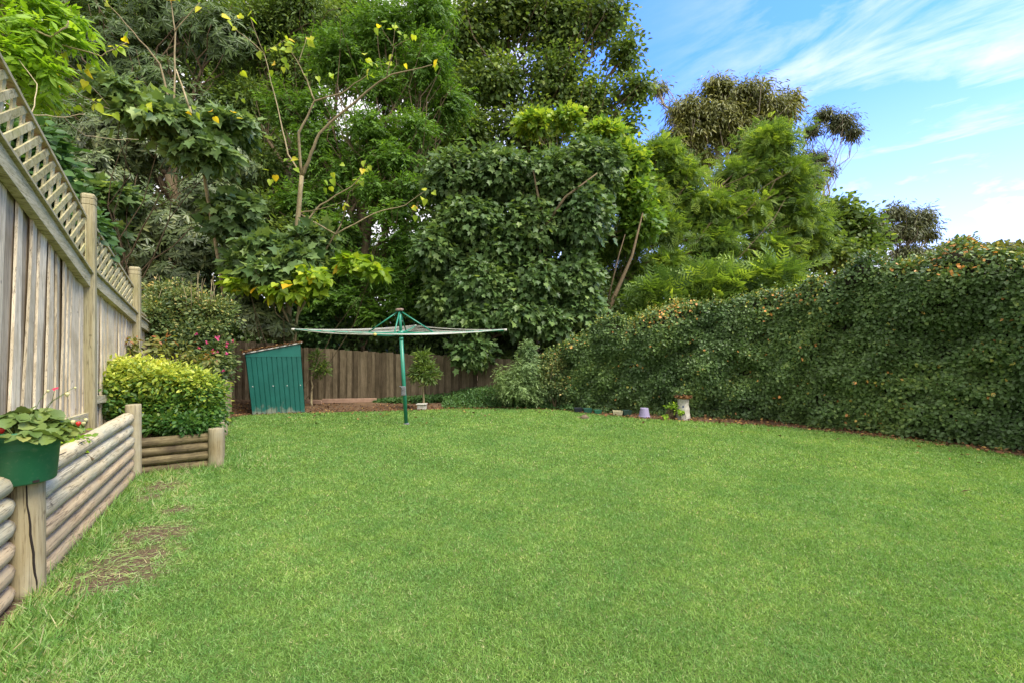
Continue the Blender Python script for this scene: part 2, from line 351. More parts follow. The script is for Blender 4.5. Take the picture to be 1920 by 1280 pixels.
def tree(kind, label, cat, group, base, fork, lobes, r0, seed, n, per, cr, leaf, size, lm, bm='bark', twigs=8, extra=(), limbr=.35, **kw):
    rng = np.random.default_rng(seed); g = empty(kind, base, label, cat, group)
    o, c = crown('crown', rng, lobes, n, per, cr, leaf, size, M[lm], g, **kw)
    trunk_mesh('trunk', rng, base, fork, lobes, r0, c, M[bm], g, twigs, extra, limbr=limbr)
    return g

g1 = lambda d, m, l: [(0.0, d), (0.5, m), (1.0, l)]
M['lf_dark'] = leaf_mat('dark leaf', g1((.022, .048, .016), (.042, .086, .026), (.09, .155, .045)), .45, .2)
M['lf_whorl'] = leaf_mat('leathery grey green leaf', g1((.030, .055, .026), (.062, .10, .046), (.14, .18, .09)), .38, .15)
M['lf_bright'] = leaf_mat('bright leaf', g1((.03, .08, .012), (.06, .15, .022), (.13, .27, .04)), .5, .4)
M['lf_mid'] = leaf_mat('mid green leaf', g1((.03, .065, .018), (.06, .115, .028), (.13, .20, .045)), .5, .38, gain=1.65)
M['lf_coral'] = leaf_mat('broad blue green leaf', g1((.028, .065, .026), (.058, .12, .045), (.13, .21, .08)), .45, .3, gain=1.5)
M['lf_coraltop'] = leaf_mat('broad fresh leaf', g1((.05, .12, .02), (.10, .21, .035), (.28, .38, .05)), .45, .4)
M['lf_jac'] = leaf_mat('ferny leaf', g1((.022, .055, .014), (.065, .13, .024), (.17, .27, .045)), .55, .4, gain=1.75)
M['lf_euc'] = leaf_mat('olive gum leaf', g1((.05, .068, .02), (.10, .132, .036), (.19, .22, .075)), .45, .25)
M['lf_gum'] = leaf_mat('grey gum leaf', g1((.035, .052, .028), (.07, .098, .05), (.13, .16, .09)), .45, .25)
M['lf_mul'] = leaf_mat('large pale leaf', g1((.04, .09, .04), (.08, .15, .062), (.17, .27, .10)), .45, .3)
M['lf_yellow'] = leaf_mat('yellow green leaf', [(0, (.08, .17, .015)), (.5, (.19, .34, .03)), (.85, (.36, .48, .05)), (.93, (.62, .50, .04)), (1, (.75, .38, .03))], .5, .45, gain=1.15)
M['lf_hedge'] = leaf_mat('hedge leaf', [(0, (.022, .045, .015)), (.45, (.048, .098, .036)), (.72, (.10, .165, .055)), (.88, (.20, .22, .05)), (1, (.42, .18, .07))], .48, .18, gain=1.85, spec=.4)
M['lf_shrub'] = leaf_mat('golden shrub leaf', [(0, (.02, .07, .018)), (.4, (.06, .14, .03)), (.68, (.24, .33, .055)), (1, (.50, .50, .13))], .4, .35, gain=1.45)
M['lf_tall'] = leaf_mat('small soft leaf', [(0, (.025, .055, .025)), (.5, (.075, .13, .05)), (.85, (.19, .23, .09)), (1, (.38, .32, .16))], .5, .3)
M['lf_cone'] = leaf_mat('pale cone leaf', g1((.05, .10, .045), (.10, .18, .08), (.18, .28, .12)), .5, .3)
M['lf_cover'] = leaf_mat('cover leaf', g1((.02, .06, .02), (.04, .105, .035), (.08, .17, .05)), .5, .3)
M['lf_red'] = leaf_mat('bronze leaf', [(0, (.10, .15, .04)), (.6, (.16, .21, .05)), (.85, (.22, .20, .06)), (1, (.30, .13, .05))], .5, .3, gain=1.0)
M['pink'] = leaf_mat('pink petal', g1((.26, .03, .16), (.38, .06, .24), (.45, .12, .3)), .6, .3)

# ------------------------------------------------------------------ ground and lawn
def sheet(name, X, Y, Zf, mat, attr=None):
    nx, ny = len(X), len(Y); gx, gy = np.meshgrid(X, Y); v = np.stack([gx, gy, Zf(gx, gy)], -1).reshape(-1, 3)
    f = [(j * nx + i, j * nx + i + 1, (j + 1) * nx + i + 1, (j + 1) * nx + i) for j in range(ny - 1) for i in range(nx - 1)]
    me = bpy.data.meshes.new(name); me.from_pydata(v.tolist(), [], f)
    if attr is not None:
        at = me.attributes.new('bare', 'FLOAT', 'POINT'); at.data.foreach_set('value', attr(gx, gy).reshape(-1).astype(np.float32))
    o = link(name, me, mat, None, True); o['kind'] = 'structure'; return o
edge_px = [(300, 792), (400, 786), (440, 781), (470, 778), (575, 773), (700, 770), (850, 766), (960, 764), (1040, 767), (1110, 775), (1200, 783), (1330, 790), (1440, 797), (1650, 817), (1920, 853), (2200, 900)]
EP = np.array([[*G(*e)[:2]] for e in edge_px]); ang = np.array([e[0] for e in edge_px], float)
def lawn_far(x, y):
    """distance of the lawn's far edge along the ray through (x, y)"""
    px = 960 + F * x / np.maximum(y, .3)
    return np.interp(px, ang, EP[:, 1])
WS = -0.587                                         # the log wall's run: x changes by WS per metre of y
A0 = G(52, 1110); A1 = G(250, 893); A2 = G(405, 875)
def wall_x(y): return np.where(y < A1.y, A0.x + WS * (y - A0.y), np.where(y < A2.y, A1.x + (y - A1.y) * (A2.x - A1.x) / (A2.y - A1.y), A2.x + WS * (y - A2.y)))
bare_px = [(300, 912, .18, .10), (272, 933, .12, .07), (283, 1000, .22, .10), (245, 1045, .20, .10), (215, 1075, .22, .10), (175, 1098, .16, .06), (330, 955, .1, .05), (280, 880, .3, .06), (1090, 781, .1, .05)]
BP = [(G(a, b).x, G(a, b).y, c, d) for a, b, c, d in [(a, b, c * 1.25, d * 1.3) for a, b, c, d in bare_px]]
def vnoise(x, y, s, seed):
    return (np.sin(x * s + seed) * np.sin(y * s * 1.13 + seed * 2.1) + np.sin((x * .7 + y * .9) * s * 1.9 + seed * 3.3) * .6 + np.sin((x * 1.1 - y * .8) * s * 3.3 + seed) * .4) / 2
def bare(x, y):
    b = np.zeros_like(x)
    for i, (cx, cy, rx, ry) in enumerate(BP):
        d = np.sqrt(((x - cx) / rx) ** 2 + ((y - cy) / (ry * 1.6)) ** 2) + vnoise(x, y, 26, i) * .5
        b = np.maximum(b, np.clip(1.5 - d, 0, 1))
    return b
def inside(x, y): return (x > wall_x(y) + .03) & (y < lawn_far(x, y) + vnoise(x, y, 5, 2) * .05)
# soil sheet to the horizon
m, t = newmat('leafy soil'); q = NT(t); geo = q.n('ShaderNodeNewGeometry'); ps = geo.outputs['Position']
a = q.noise(ps, 3.0, 8, .7); b2 = q.noise(ps, 26, 6, .7)
col = q.mix(q.ramp(a, [(.35, 0), (.65, 1)]), (.085, .055, .036), (.155, .10, .06)); col = q.mix(q.ramp(b2, [(.5, 0), (.7, .6)]), col, (.26, .16, .085))
b = q.n('ShaderNodeBsdfPrincipled', _Roughness=.95); b.inputs['Specular IOR Level'].default_value = .1; q.l(col, b.inputs['Base Color']); q.l(q.bump(b2, .8, .03), b.inputs['Normal'])
o = q.n('ShaderNodeOutputMaterial'); q.l(b.outputs[0], o.inputs[0]); M['ground'] = m
X = np.concatenate([[-400, -150, -60, -30], np.arange(-14, 16, .5), [30, 60, 150, 400]]); Y = np.concatenate([[-60, -20], np.arange(-4, 18, .5), [30, 60, 120, 300, 900]])
sheet('ground', X, Y, lambda x, y: np.where((y > 11.2) & (y < 17), .02 * np.sin(x * 3) + .02, 0.) - .012, M['ground'])
# turf sheet
m, t = newmat('turf'); q = NT(t); geo = q.n('ShaderNodeNewGeometry'); ps = geo.outputs['Position']
a = q.noise(ps, 1.1, 6, .6); b2 = q.noise(ps, 60, 5, .7); at = q.n('ShaderNodeAttribute', attribute_name='bare')
col = q.mix(q.ramp(a, [(.35, 0), (.65, 1)]), (.10, .15, .035), (.15, .21, .055)); col = q.mix(q.ramp(b2, [(.4, .7), (.6, 0)]), col, (.03, .07, .012))
col = q.mix(at.outputs['Fac'], col, q.mix(q.ramp(b2, [(.4, 0), (.65, 1)]), (.07, .045, .032), (.22, .155, .09)))
b = q.n('ShaderNodeBsdfPrincipled', _Roughness=.9); b.inputs['Specular IOR Level'].default_value = .1; q.l(col, b.inputs['Base Color']); q.l(q.bump(b2, .8, .02), b.inputs['Normal'])
o = q.n('ShaderNodeOutputMaterial'); q.l(b.outputs[0], o.inputs[0]); M['turf'] = m
def lawn_sheet():
    xs = np.arange(-7.5, 9.5, .06); ys = np.arange(-1.0, 11.4, .06); gx, gy = np.meshgrid(xs, ys)
    keep = inside(gx, np.maximum(gy, .4)) | ((gy < .4) & (gx > wall_x(gy) + .03)); nx = len(xs)
    idx = -np.ones(gx.size, int); kf = keep.reshape(-1); idx[kf] = np.arange(kf.sum())
    v = np.stack([gx, gy, vnoise(gx, gy, 1.1, 1) * .008 + .0], -1).reshape(-1, 3)[kf]
    k4 = keep[:-1, :-1] & keep[1:, :-1] & keep[:-1, 1:] & keep[1:, 1:]; j, i = np.nonzero(k4); a = j * nx + i
    f = np.stack([idx[a], idx[a + 1], idx[a + nx + 1], idx[a + nx]], -1)
    me = bpy.data.meshes.new('lawn'); me.from_pydata(v.tolist(), [], f.tolist())
    at = me.attributes.new('bare', 'FLOAT', 'POINT'); at.data.foreach_set('value', bare(v[:, 0], v[:, 1]).astype(np.float32))
    o = link('lawn', me, M['turf'], None, True); o['kind'] = 'structure'
lawn_sheet()
# grass blades
m, t = newmat('grass blade'); q = NT(t); geo = q.n('ShaderNodeNewGeometry'); ps = geo.outputs['Position']
at = q.n('ShaderNodeAttribute', attribute_name='var')
col = q.ramp(at.outputs['Fac'], [(0, (.06, .135, .03)), (.3, (.145, .285, .055)), (.68, (.275, .45, .12)), (.92, (.42, .56, .22)), (1, (.60, .53, .32))])
pn = q.noise(ps, .8, 5, .6); pn2 = q.noise(ps, 5.0, 4, .6)
col = q.mix(1, col, q.ramp(pn, [(.34, (.80, .88, .85)), (.66, (1.16, 1.08, 1.0))]), 'MULTIPLY'); col = q.mix(1, col, q.ramp(pn2, [(.36, (.80, .90, .88)), (.64, (1.12, 1.05, 1.0))]), 'MULTIPLY')
b = q.n('ShaderNodeBsdfPrincipled', _Roughness=.5); b.inputs['Specular IOR Level'].default_value = .3; q.l(col, b.inputs['Base Color'])
tr = q.n('ShaderNodeBsdfTranslucent'); q.l(q.mix(1, col, (1.4, 1.4, .7), 'MULTIPLY'), tr.inputs[0]); mx = q.n('ShaderNodeMixShader'); mx.inputs[0].default_value = .35
q.l(b.outputs[0], mx.inputs[1]); q.l(tr.outputs[0], mx.inputs[2]); o = q.n('ShaderNodeOutputMaterial'); q.l(mx.outputs[0], o.inputs[0]); M['blade'] = m
def grass():
    rng = np.random.default_rng(5); Ps = []; As = []; Ss = []; Vs = []; Wd = []
    for (y0, y1, dens, hgt, wid) in [(1.3, 2.6, 26000, .022, .0036), (2.6, 3.8, 17000, .023, .0044), (3.8, 5.4, 10000, .025, .006), (5.4, 8.0, 4600, .028, .009), (8.0, 12.5, 2300, .030, .014)]:
        xm = 1.25 * y1 + .8; n = int(dens * (y1 - y0) * 2 * xm); x = rng.uniform(-xm, xm, n); y = rng.uniform(y0, y1, n)
        k = (np.abs(x) < 1.22 * y + .8) & inside(x, y); x, y = x[k], y[k]
        bz = bare(x, y); k = rng.random(len(x)) > bz * 1.15; x, y, bz = x[k], y[k], bz[k]; n = len(x)
        d = norm(np.stack([rng.normal(size=n), rng.normal(size=n), np.abs(rng.normal(size=n)) * .9 + .35], -1))
        h = hgt * rng.uniform(.6, 1.35, n) * (1 + .25 * vnoise(x, y, 9, 4) + .35 * vnoise(x, y, 43, 8)); v = rng.normal(.5, .22, n) + .08 * vnoise(x, y, 3, 7) + .16 * vnoise(x, y, 31, 3) * vnoise(x, y, 47, 5) * 2 + bz * .4
        # coarse, longer grass along the log wall
        near = np.clip(1 - (x - wall_x(y) - .35 - .25 * vnoise(x, y, 3, 1)) / .55, 0, 1) * (y < 6.3)
        h *= 1 + 1.5 * near * rng.random(n); v += near * (rng.normal(.05, .2, n) + (rng.random(n) < .25) * .4)
        thin = rng.random(n) > near * .35 * (vnoise(x, y, 7, 9) > -.2)
        wv = wid * (1 + .5 * near) / h
        Ps.append(np.stack([x, y, vnoise(x, y, 1.1, 1) * .008], -1)[thin]); As.append(d[thin]); Ss.append(h[thin]); Vs.append(v[thin]); Wd.append(wv[thin])
    # long weeds at the foot of the wall and posts
    n = 5200; y = rng.uniform(1.7, 6.2, n); x = wall_x(y) + np.abs(rng.normal(.10, .22, n)) + .06; k = rng.random(n) > bare(x, y); x, y = x[k], y[k]; n = len(x)
    Ps.append(np.stack([x, y, x * 0], -1)); As.append(norm(np.stack([rng.normal(.3, .8, n), rng.normal(size=n) * .8, np.abs(rng.normal(size=n)) * .7 + .5], -1))); h = rng.uniform(.05, .15, n); Ss.append(h); Vs.append(rng.normal(.5, .25, n)); Wd.append(.008 / h)
    # dry straw lying round the worn patches
    n = 1900; b_ = rng.integers(0, 8, n); cx = np.array([p[0] for p in BP])[b_]; cy = np.array([p[1] for p in BP])[b_]; x = cx + rng.normal(size=n) * .20; y = cy + rng.normal(size=n) * .22; k = inside(x, y); x, y = x[k], y[k]; n = len(x)
    Ps.append(np.stack([x, y, rng.uniform(.004, .02, n)], -1)); As.append(norm(np.stack([rng.normal(size=n), rng.normal(size=n), rng.uniform(0, .25, n)], -1))); h = rng.uniform(.03, .09, n); Ss.append(h); Vs.append(rng.uniform(.72, 1.0, n)); Wd.append(.004 / h)
    pos = np.concatenate(Ps); ax = np.concatenate(As); s = np.concatenate(Ss); v = np.concatenate(Vs); wd = np.concatenate(Wd)
    nr = np.cross(ax, rng.normal(size=ax.shape)); 
    o = leaves_mesh('grass', 'blade', pos, ax, nr, s, v, M['blade'], None, wd)
    tag(o, 'short bright green couch grass of the lawn', 'grass', None, 'stuff')
grass()
def litter(name, label, n, gen, size, seed, mat='litter'):
    rng = np.random.default_rng(seed); pos = gen(rng, n); n = len(pos)
    ax = np.stack([rng.normal(size=n), rng.normal(size=n), rng.normal(size=n) * .25], -1); nr = np.stack([rng.normal(size=n) * .4, rng.normal(size=n) * .4, np.ones(n)], -1)
    o = leaves_mesh(name, 'wide', pos, ax, nr, size * rng.uniform(.5, 1.3, n), rng.random(n), M[mat]); tag(o, label, 'leaves', None, 'stuff'); return o
def gen_mulch(rng, n):
    px = rng.uniform(380, 2150, n); e = np.interp(px, ang, EP[:, 1]); d = e + rng.random(n) ** 1.3 * 2.6 - .12
    return np.stack([(px - 960) / F * d, d, rng.uniform(0, .02, n)], -1)
litter('leaf_litter', 'brown fallen leaves on the bare soil round the lawn edge', 11000, gen_mulch, .05, 3)
def gen_lawn(rng, n):
    px = np.concatenate([rng.uniform(480, 1900, n // 2), rng.uniform(560, 1000, n - n // 2)]); e = np.interp(px, ang, EP[:, 1]); d = e - np.abs(rng.normal(0, 1, n)) * .7
    return np.stack([(px - 960) / F * d, d, np.full(n, 0.035)], -1)
litter('scattered_leaves', 'few yellow brown leaves dropped on the far part of the lawn', 150, gen_lawn, .06, 4)

# ------------------------------------------------------------------ log retaining wall
def build_logwall():
    g = empty('retaining_wall', (A0.x, A0.y, 0), 'stacked round pine log garden wall with upright log posts along left lawn edge', 'garden wall')
    rr = random.Random(8)
    def log(a, b, r, mat, var):
        d = b - a; L = d.length; n = 18; seg = 12; me = MB(); pts = []; rad = []
        for i in range(n + 1):
            t_ = i / n; e = min(t_, 1 - t_) * L
            rr_ = r * (min(1, .62 + .38 * math.sqrt(min(1, e / .035)))) * (1 + .025 * math.sin(t_ * 9 + var * 20) + .035 * math.exp(-((t_ - (.2 + .6 * var)) * L / .05) ** 2))
            pts.append((t_ * L, rr.uniform(-.002, .002), rr.uniform(-.002, .002))); rad.append(rr_)
        me.tube(pts, rad, seg, var, .018, rr)
        o = me.build('log', M[mat], None, True)
        o.matrix_world = Matrix.Translation(a) @ d.to_track_quat('X', 'Z').to_matrix().to_4x4() @ Matrix.Rotation(rr.uniform(0, 6.28), 4, 'X')
        o.parent = g; o.matrix_parent_inverse = Matrix.Translation(-g.location)
    def post(p, r, h, var, lean=(0, 0)):
        me = MB(); n = 8
        pts = [(p.x + lean[0] * i / n, p.y + lean[1] * i / n, -.05 + (h + .05) * i / n) for i in range(n)] + [(p.x + lean[0], p.y + lean[1], h - .008), (p.x + lean[0], p.y + lean[1], h)]
        me.tube(pts, [r * (1.03 - .04 * i / n) for i in range(n)] + [r * .99, r * .93], 20, var, .012, rr)
        return me.build('post', M['logpost'], g, True)
    dirw = Vector((WS, 1, 0)).normalized(); nrm = Vector((-dirw.y, dirw.x, 0))   # points away from the lawn
    # wall 1, long logs
    s0 = A0 + dirw * .03; s1 = A1 - dirw * .065
    p = .1255
    for k in range(6):
        z = .045 + p * k; off = nrm * (.02 + rr.uniform(-.006, .006))
        a = Vector((s0.x, s0.y, z)) + off + dirw * .02; b = Vector((s1.x, s1.y, z + .004)) + off
        log(a, b, .066, 'logtan' if k < 3 else 'log', [.30, .46, .55, .50, .75, .62][k])
        a2 = Vector((A0.x, A0.y, z)) + nrm * .075 - dirw * 2.3; b2 = Vector((A0.x, A0.y, z)) + nrm * .075 - dirw * .03
        if k < 6: log(a2, b2, .066, 'logtan' if k < 3 else 'log', rr.uniform(.35, .7))
    post(A1, .073, .81, .55)
    big = post(A0 + Vector((-.01, .0, 0)), .084, .665, .5); big['label'] = 'thick split post with a long dark crack'
    # crack in the big post
    ck = MB(); cx, cy = A0.x - .01, A0.y; vang = math.atan2(-cy, -cx) + R(14)
    pts = [];
    for i in range(12):
        zt = .02 + .63 * i / 11; an = vang - .25 + .55 * (1 - i / 11) ** 1.1 + .03 * math.sin(i * 1.9); pts.append((cx + math.cos(an) * .0835, cy + math.sin(an) * .0835, zt))
    ck.tube(pts, [.0035 + .003 * math.sin(math.pi * min(1, i / 11 + .15)) for i in range(12)], 6)
    M['crack'] = plain_mat('dark crack', (.02, .014, .01), .95); ck.build('crack', M['crack'], big, True)
    # cracks along top log
    ck2 = MB()
    for (t0, t1, z, o_) in ((.12, .55, .045 + p * 5 + .045, .048), (.30, .85, .045 + p * 5 + .028, .058)):
        pts = [Vector((A0.x, A0.y, 0)) + dirw * (t0 + (t1 - t0) * i / 9) * 2.6 + nrm * (.02 - o_) + Vector((0, 0, z + .006 * math.sin(i * 1.7))) for i in range(10)]
        ck2.tube(pts, [.001 + .0035 * math.sin(math.pi * i / 9) for i in range(10)], 5)
    ck2.build('crack', M['crack'], g, True)
    # wall 2, short return
    d2 = (A2 - A1).normalized(); n2 = Vector((-d2.y, d2.x, 0)); p2 = .105
    for k in range(4):
        z = .04 + p2 * k; a = A1 + d2 * .02 + n2 * .06 + Vector((0, 0, z)); b = A2 - d2 * .03 + n2 * .03 + Vector((0, 0, z + .012 * (k > 0)))
        log(a, b, .056, 'darklog', rr.uniform(.35, .75))
    post(A2, .082, .475, .35)
    post(A2 + dirw * .3 + nrm * (-.03), .05, .50, .3)
    # wall 3, side running back
    for k in range(5):
        z = .05 + .12 * k; a = A2 + dirw * .12 + nrm * .06 + Vector((0, 0, z)); b = A2 + dirw * 5.2 + nrm * .06 + Vector((0, 0, z))
        if k < 3: log(a, b, .06, 'darklog', rr.uniform(.3, .6))
        else: log(a + dirw * 1.1, b, .06, 'darklog', rr.uniform(.3, .6))
    for tt, hh in ((1.15, .83), (2.3, .90), (3.7, .8), (5.0, .7)): post(A2 + dirw * tt + nrm * -.0, .055, hh, .25)
    return dirw, nrm
dirw, nrmw = build_logwall()
# raised bed soil behind the logs
mb = MB()
for (p, q_, zt) in ((A0 - dirw * 2.3, A1, .58), (A1, A1 + dirw * .4, .40)):
    o_ = nrmw * .15; a, b = p + o_, q_ + o_; c, d = b + nrmw * 2.2, a + nrmw * 2.2
    mb.add([Vector((v.x, v.y, 0)) for v in (a, b, c, d)] + [Vector((v.x, v.y, zt)) for v in (a, b, c, d)], [(0, 3, 2, 1), (4, 5, 6, 7), (0, 1, 5, 4), (1, 2, 6, 5), (2, 3, 7, 6), (3, 0, 4, 7)])
a = A1 + nrmw * .12 + dirw * .16; b_ = A2 + dirw * .16 + nrmw * .12; c = b_ + dirw * 5.0; d = a + dirw * 5.0
mb.add([Vector((v.x, v.y, 0)) for v in (a, b_, c, d)] + [Vector((v.x, v.y, .38)) for v in (a, b_, c, d)], [(0, 3, 2, 1)[::-1], (4, 5, 6, 7), (0, 1, 5, 4), (1, 2, 6, 5), (2, 3, 7, 6), (3, 0, 4, 7)])
o = mb.build('garden_bed', M['soil']); o['kind'] = 'structure'

# ------------------------------------------------------------------ left lattice fence
def build_fence():
    P1 = Vector((-1.41 - .65 * 4.787, 4.787, 0)); P0 = Vector((-1.41 - .65 * 2.2, 2.2, 0))
    P2 = Vector((-5.814, 6.94, 0)); P3 = P2 + Vector((-.60, 1, 0)) * 2.2; P4 = P3 + Vector((-.60, 1, 0)) * 2.2
    g = empty('lattice_fence', P1, 'weathered timber paling fence topped with diagonal lattice, left of the garden bed', 'fence')
    rr = random.Random(4)
    def bay(A, B, zr, zl, zb, palings, nl, wp):
        d = (B - A); L = d.length; u = d / L; nn = Vector((u.y, -u.x, 0))     # towards the lawn
        if nn.x < 0: nn = -nn
        def pt(s, z, o=0.0): return A + u * s + nn * o + Vector((0, 0, z))
        zf = lambda zz, s: zz[0] + (zz[1] - zz[0]) * s / L
        e0, e1 = .06, L - .06
        # palings, one panel
        mb = MB()
        for (st, sb, wd, lay) in palings:
            o = -.012 if lay else .010
            th = .008; zt = zf(zr, st) - .03
            vs = []; m_ = 7; w0 = rr.uniform(-.006, .006); ph = rr.uniform(0, 6); am = .0 if lay else rr.uniform(.002, .008)
            for j in range(m_ + 1):
                f_ = j / m_; sc_ = sb + (st - sb) * f_ + am * math.sin(ph + f_ * 5); ww = wd / 2 * (1 + .05 * math.sin(ph * 2 + f_ * 4)) ; zz_ = zb + (zt - zb) * f_; oo = o + (0 if lay else .006 * math.sin(ph + f_ * 3.3)); tw = 0 if lay else .006 * math.sin(ph * 3 + f_ * 2.5)
                vs += [pt(sc_ - ww, zz_, oo - th - tw), pt(sc_ + ww, zz_, oo - th + tw), pt(sc_ + ww, zz_, oo + th + tw), pt(sc_ - ww, zz_, oo + th - tw)]
            fs = [(3, 2, 1, 0), tuple(4 * m_ + i for i in range(4))] + [(4 * j + i, 4 * j + (i + 1) % 4, 4 * j + 4 + (i + 1) % 4, 4 * j + 4 + i) for j in range(m_) for i in range(4)]
            mb.add(vs, fs, rr.uniform(.0, .12) if lay else rr.uniform(.45, 1.0))
        mb.build('paling_panel', M['paling'], g)
        def beam(z0, z1, o, hh, th, name, mat='rail', s0=e0, s1_=e1, var=.5):
            m_ = MB(); a_, b_ = pt(s0, z0, o), pt(s1_, z1, o); dd = (b_ - a_) / 2
            m_.frame_box((a_ + b_) / 2, dd, nn * th, Vector((0, 0, hh)), var); return m_.build(name, M[mat], g, bevel=.003)
        beam(zr[0] - .08, zr[1] - .08, .045, .070, .030, 'rail', var=.7)
        beam(zr[0] + .003, zr[1] + .003, .055, .012, .046, 'rail_cap', var=.45)
        beam(zl[0], zl[1], .022, .016, .028, 'lattice_cap', var=.4)
        if zb < 1: beam(.88, .72, .04, .045, .02, 'bottom_rail', var=.8)
        # lattice: two layers of diagonal slats
        m_ = MB(); H = zl[0] - zr[0]; pitch = .180
        for lay, sg in ((0, 1.25), (1, .28)):
            k = -int(H / pitch) - 3
            while k * pitch < L + 1:
                s_b = k * pitch + (0.04 if lay else 0)
                # param along the slat in s, clipped to the panel
                pts = []
                for s_ in (s_b, s_b + H * sg):
                    pts.append(s_)
                lo, hi = min(pts), max(pts); c0, c1 = max(lo, e0), min(hi, e1)
                if c1 - c0 > .02:
                    f0 = (c0 - s_b) / (H * sg); f1 = (c1 - s_b) / (H * sg)
                    z0 = zf(zr, c0) + .02 + (zf(zl, c0) - .02 - zf(zr, c0)) * f0; z1 = zf(zr, c1) + .02 + (zf(zl, c1) - .02 - zf(zr, c1)) * f1
                    oo = .030 if lay == 0 else .016
                    a_, b_ = pt(c0, z0, oo), pt(c1, z1, oo); ax = (b_ - a_); sd_ = ax.cross(nn).normalized()
                    m_.frame_box((a_ + b_) / 2, ax / 2, sd_ * .027, nn * .0065, rr.uniform(.3, .8))
                k += 1
        for s_ in (e0 + .012, e1 - .012):
            a_, b_ = pt(s_, zf(zr, s_) + .015, .04), pt(s_, zf(zl, s_) - .017, .04); m_.frame_box((a_ + b_) / 2, (b_ - a_) / 2, u * .014, nn * .004, .6)
        m_.build('lattice_panel', M['lattice'], g)
    def post(p, h, w, u, var=.5):
        mb = MB(); nn = Vector((u.y, -u.x, 0)); a, b = u * w, nn * w * .9
        c = Vector((p.x, p.y, 0)) + nn * .05; ch = .018; prof = [(1, h - .04), (.98, h - .018), (.80, h)]
        sec = lambda k: [(a * sx * k + b * sy * k) for sx, sy in ((-1, -.72), (-.72, -1), (.72, -1), (1, -.72), (1, .72), (.72, 1), (-.72, 1), (-1, .72))]
        lv = [(1, .2), (1, h - .125), (.93, h - .122), (.93, h - .114), (1, h - .111), (1, h - .062), (.93, h - .059), (.93, h - .051), (1, h - .048), (1, h - .02), (.82, h)]
        vs = []; fs = []
        for k, z in lv: vs += [c + s_ + Vector((0, 0, z)) for s_ in sec(k)]
        for i in range(len(lv) - 1):
            for j in range(8): fs.append((i * 8 + j, i * 8 + (j + 1) % 8, (i + 1) * 8 + (j + 1) % 8, (i + 1) * 8 + j))
        fs.append(tuple(len(lv) * 8 - 8 + j for j in range(8))); mb.add(vs, fs, var)
        return mb.build('post', M['fencepost'], g)
    # bay 1: palings measured from their tops and feet
    def s_of(px, A, u):       # distance along the bay of the point seen at column px
        k = (px - 960) / F; return (A.x - k * A.y) / (k * u.y - u.x)
    u1 = (P1 - P0).normalized()
    fr = [(-75, -115, .16), (-40, -72, .16), (2, -24, .17), (35, 12, .17), (59, 40, .17), (76, 63, .16), (95, 81, .17), (107, 97, .15), (117.5, 111, .14), (127, 122, .13), (135, 131, .13), (142, 139, .14)]
    pal = []; 
    for tp, bt, wd in fr: pal.append((s_of(tp, P0, u1), s_of(bt, P0, u1), wd, 0))
    for i in range(len(fr) - 1):
        a, b = pal[i], pal[i + 1]; pal.append(((a[0] + b[0]) / 2, (a[1] + b[1]) / 2, max(.15, (b[0] - a[0]) * .8), 1))
    pal = [(x0, x1, w * .80 if not l else w * 1.2, l) for x0, x1, w, l in pal] + [(s_of(147.5, P0, u1), s_of(146, P0, u1), .13, 0), (s_of(145, P0, u1), s_of(143, P0, u1), .13, 1), (s_of(152, P0, u1), s_of(152, P0, u1), .12, 0), (s_of(150, P0, u1), s_of(150, P0, u1), .2, 1)]
    bay(P0, P1, (HC + 1.384, HC + .770), (HC + 1.967, HC + 1.352), .42, pal, 0, 0)
    L2 = (P2 - P1).length; n = 13; pal = []
    for i in range(n):
        s = .12 + (L2 - .2) * i / (n - 1) + rr.uniform(-.02, .02); pal.append((s, s + rr.uniform(-.02, .03), .15, 0)); pal.append((s + .11, s + .11, .14, 1))
    bay(P1, P2, (HC + .813, HC + .507), (HC + 1.372, HC + .907), .3, pal, 0, 0)
    for (A, B, r_, l_) in ((P2, P3, (HC + .49, HC + .28), (HC + .60, HC + .39)), (P3, P4, (HC + .26, HC - .05), (HC + .36, HC + .05))):
        L_ = (B - A).length; pal = []
        for i in range(n):
            s = .1 + (L_ - .2) * i / (n - 1); pal.append((s, s, .15, 0)); pal.append((s + .11, s + .11, .14, 1))
        bay(A, B, r_, l_, .3, pal, 0, 0)
    post(P0, HC + 2.15, .065, u1); post(P1, HC + 1.607, .065, u1, .55); post(P2, HC + 1.213, .075, (P2 - P1).normalized(), .6); post(P3, HC + .62, .065, (P3 - P2).normalized())
    post(P4, HC + .3, .055, (P3 - P2).normalized())
build_fence()

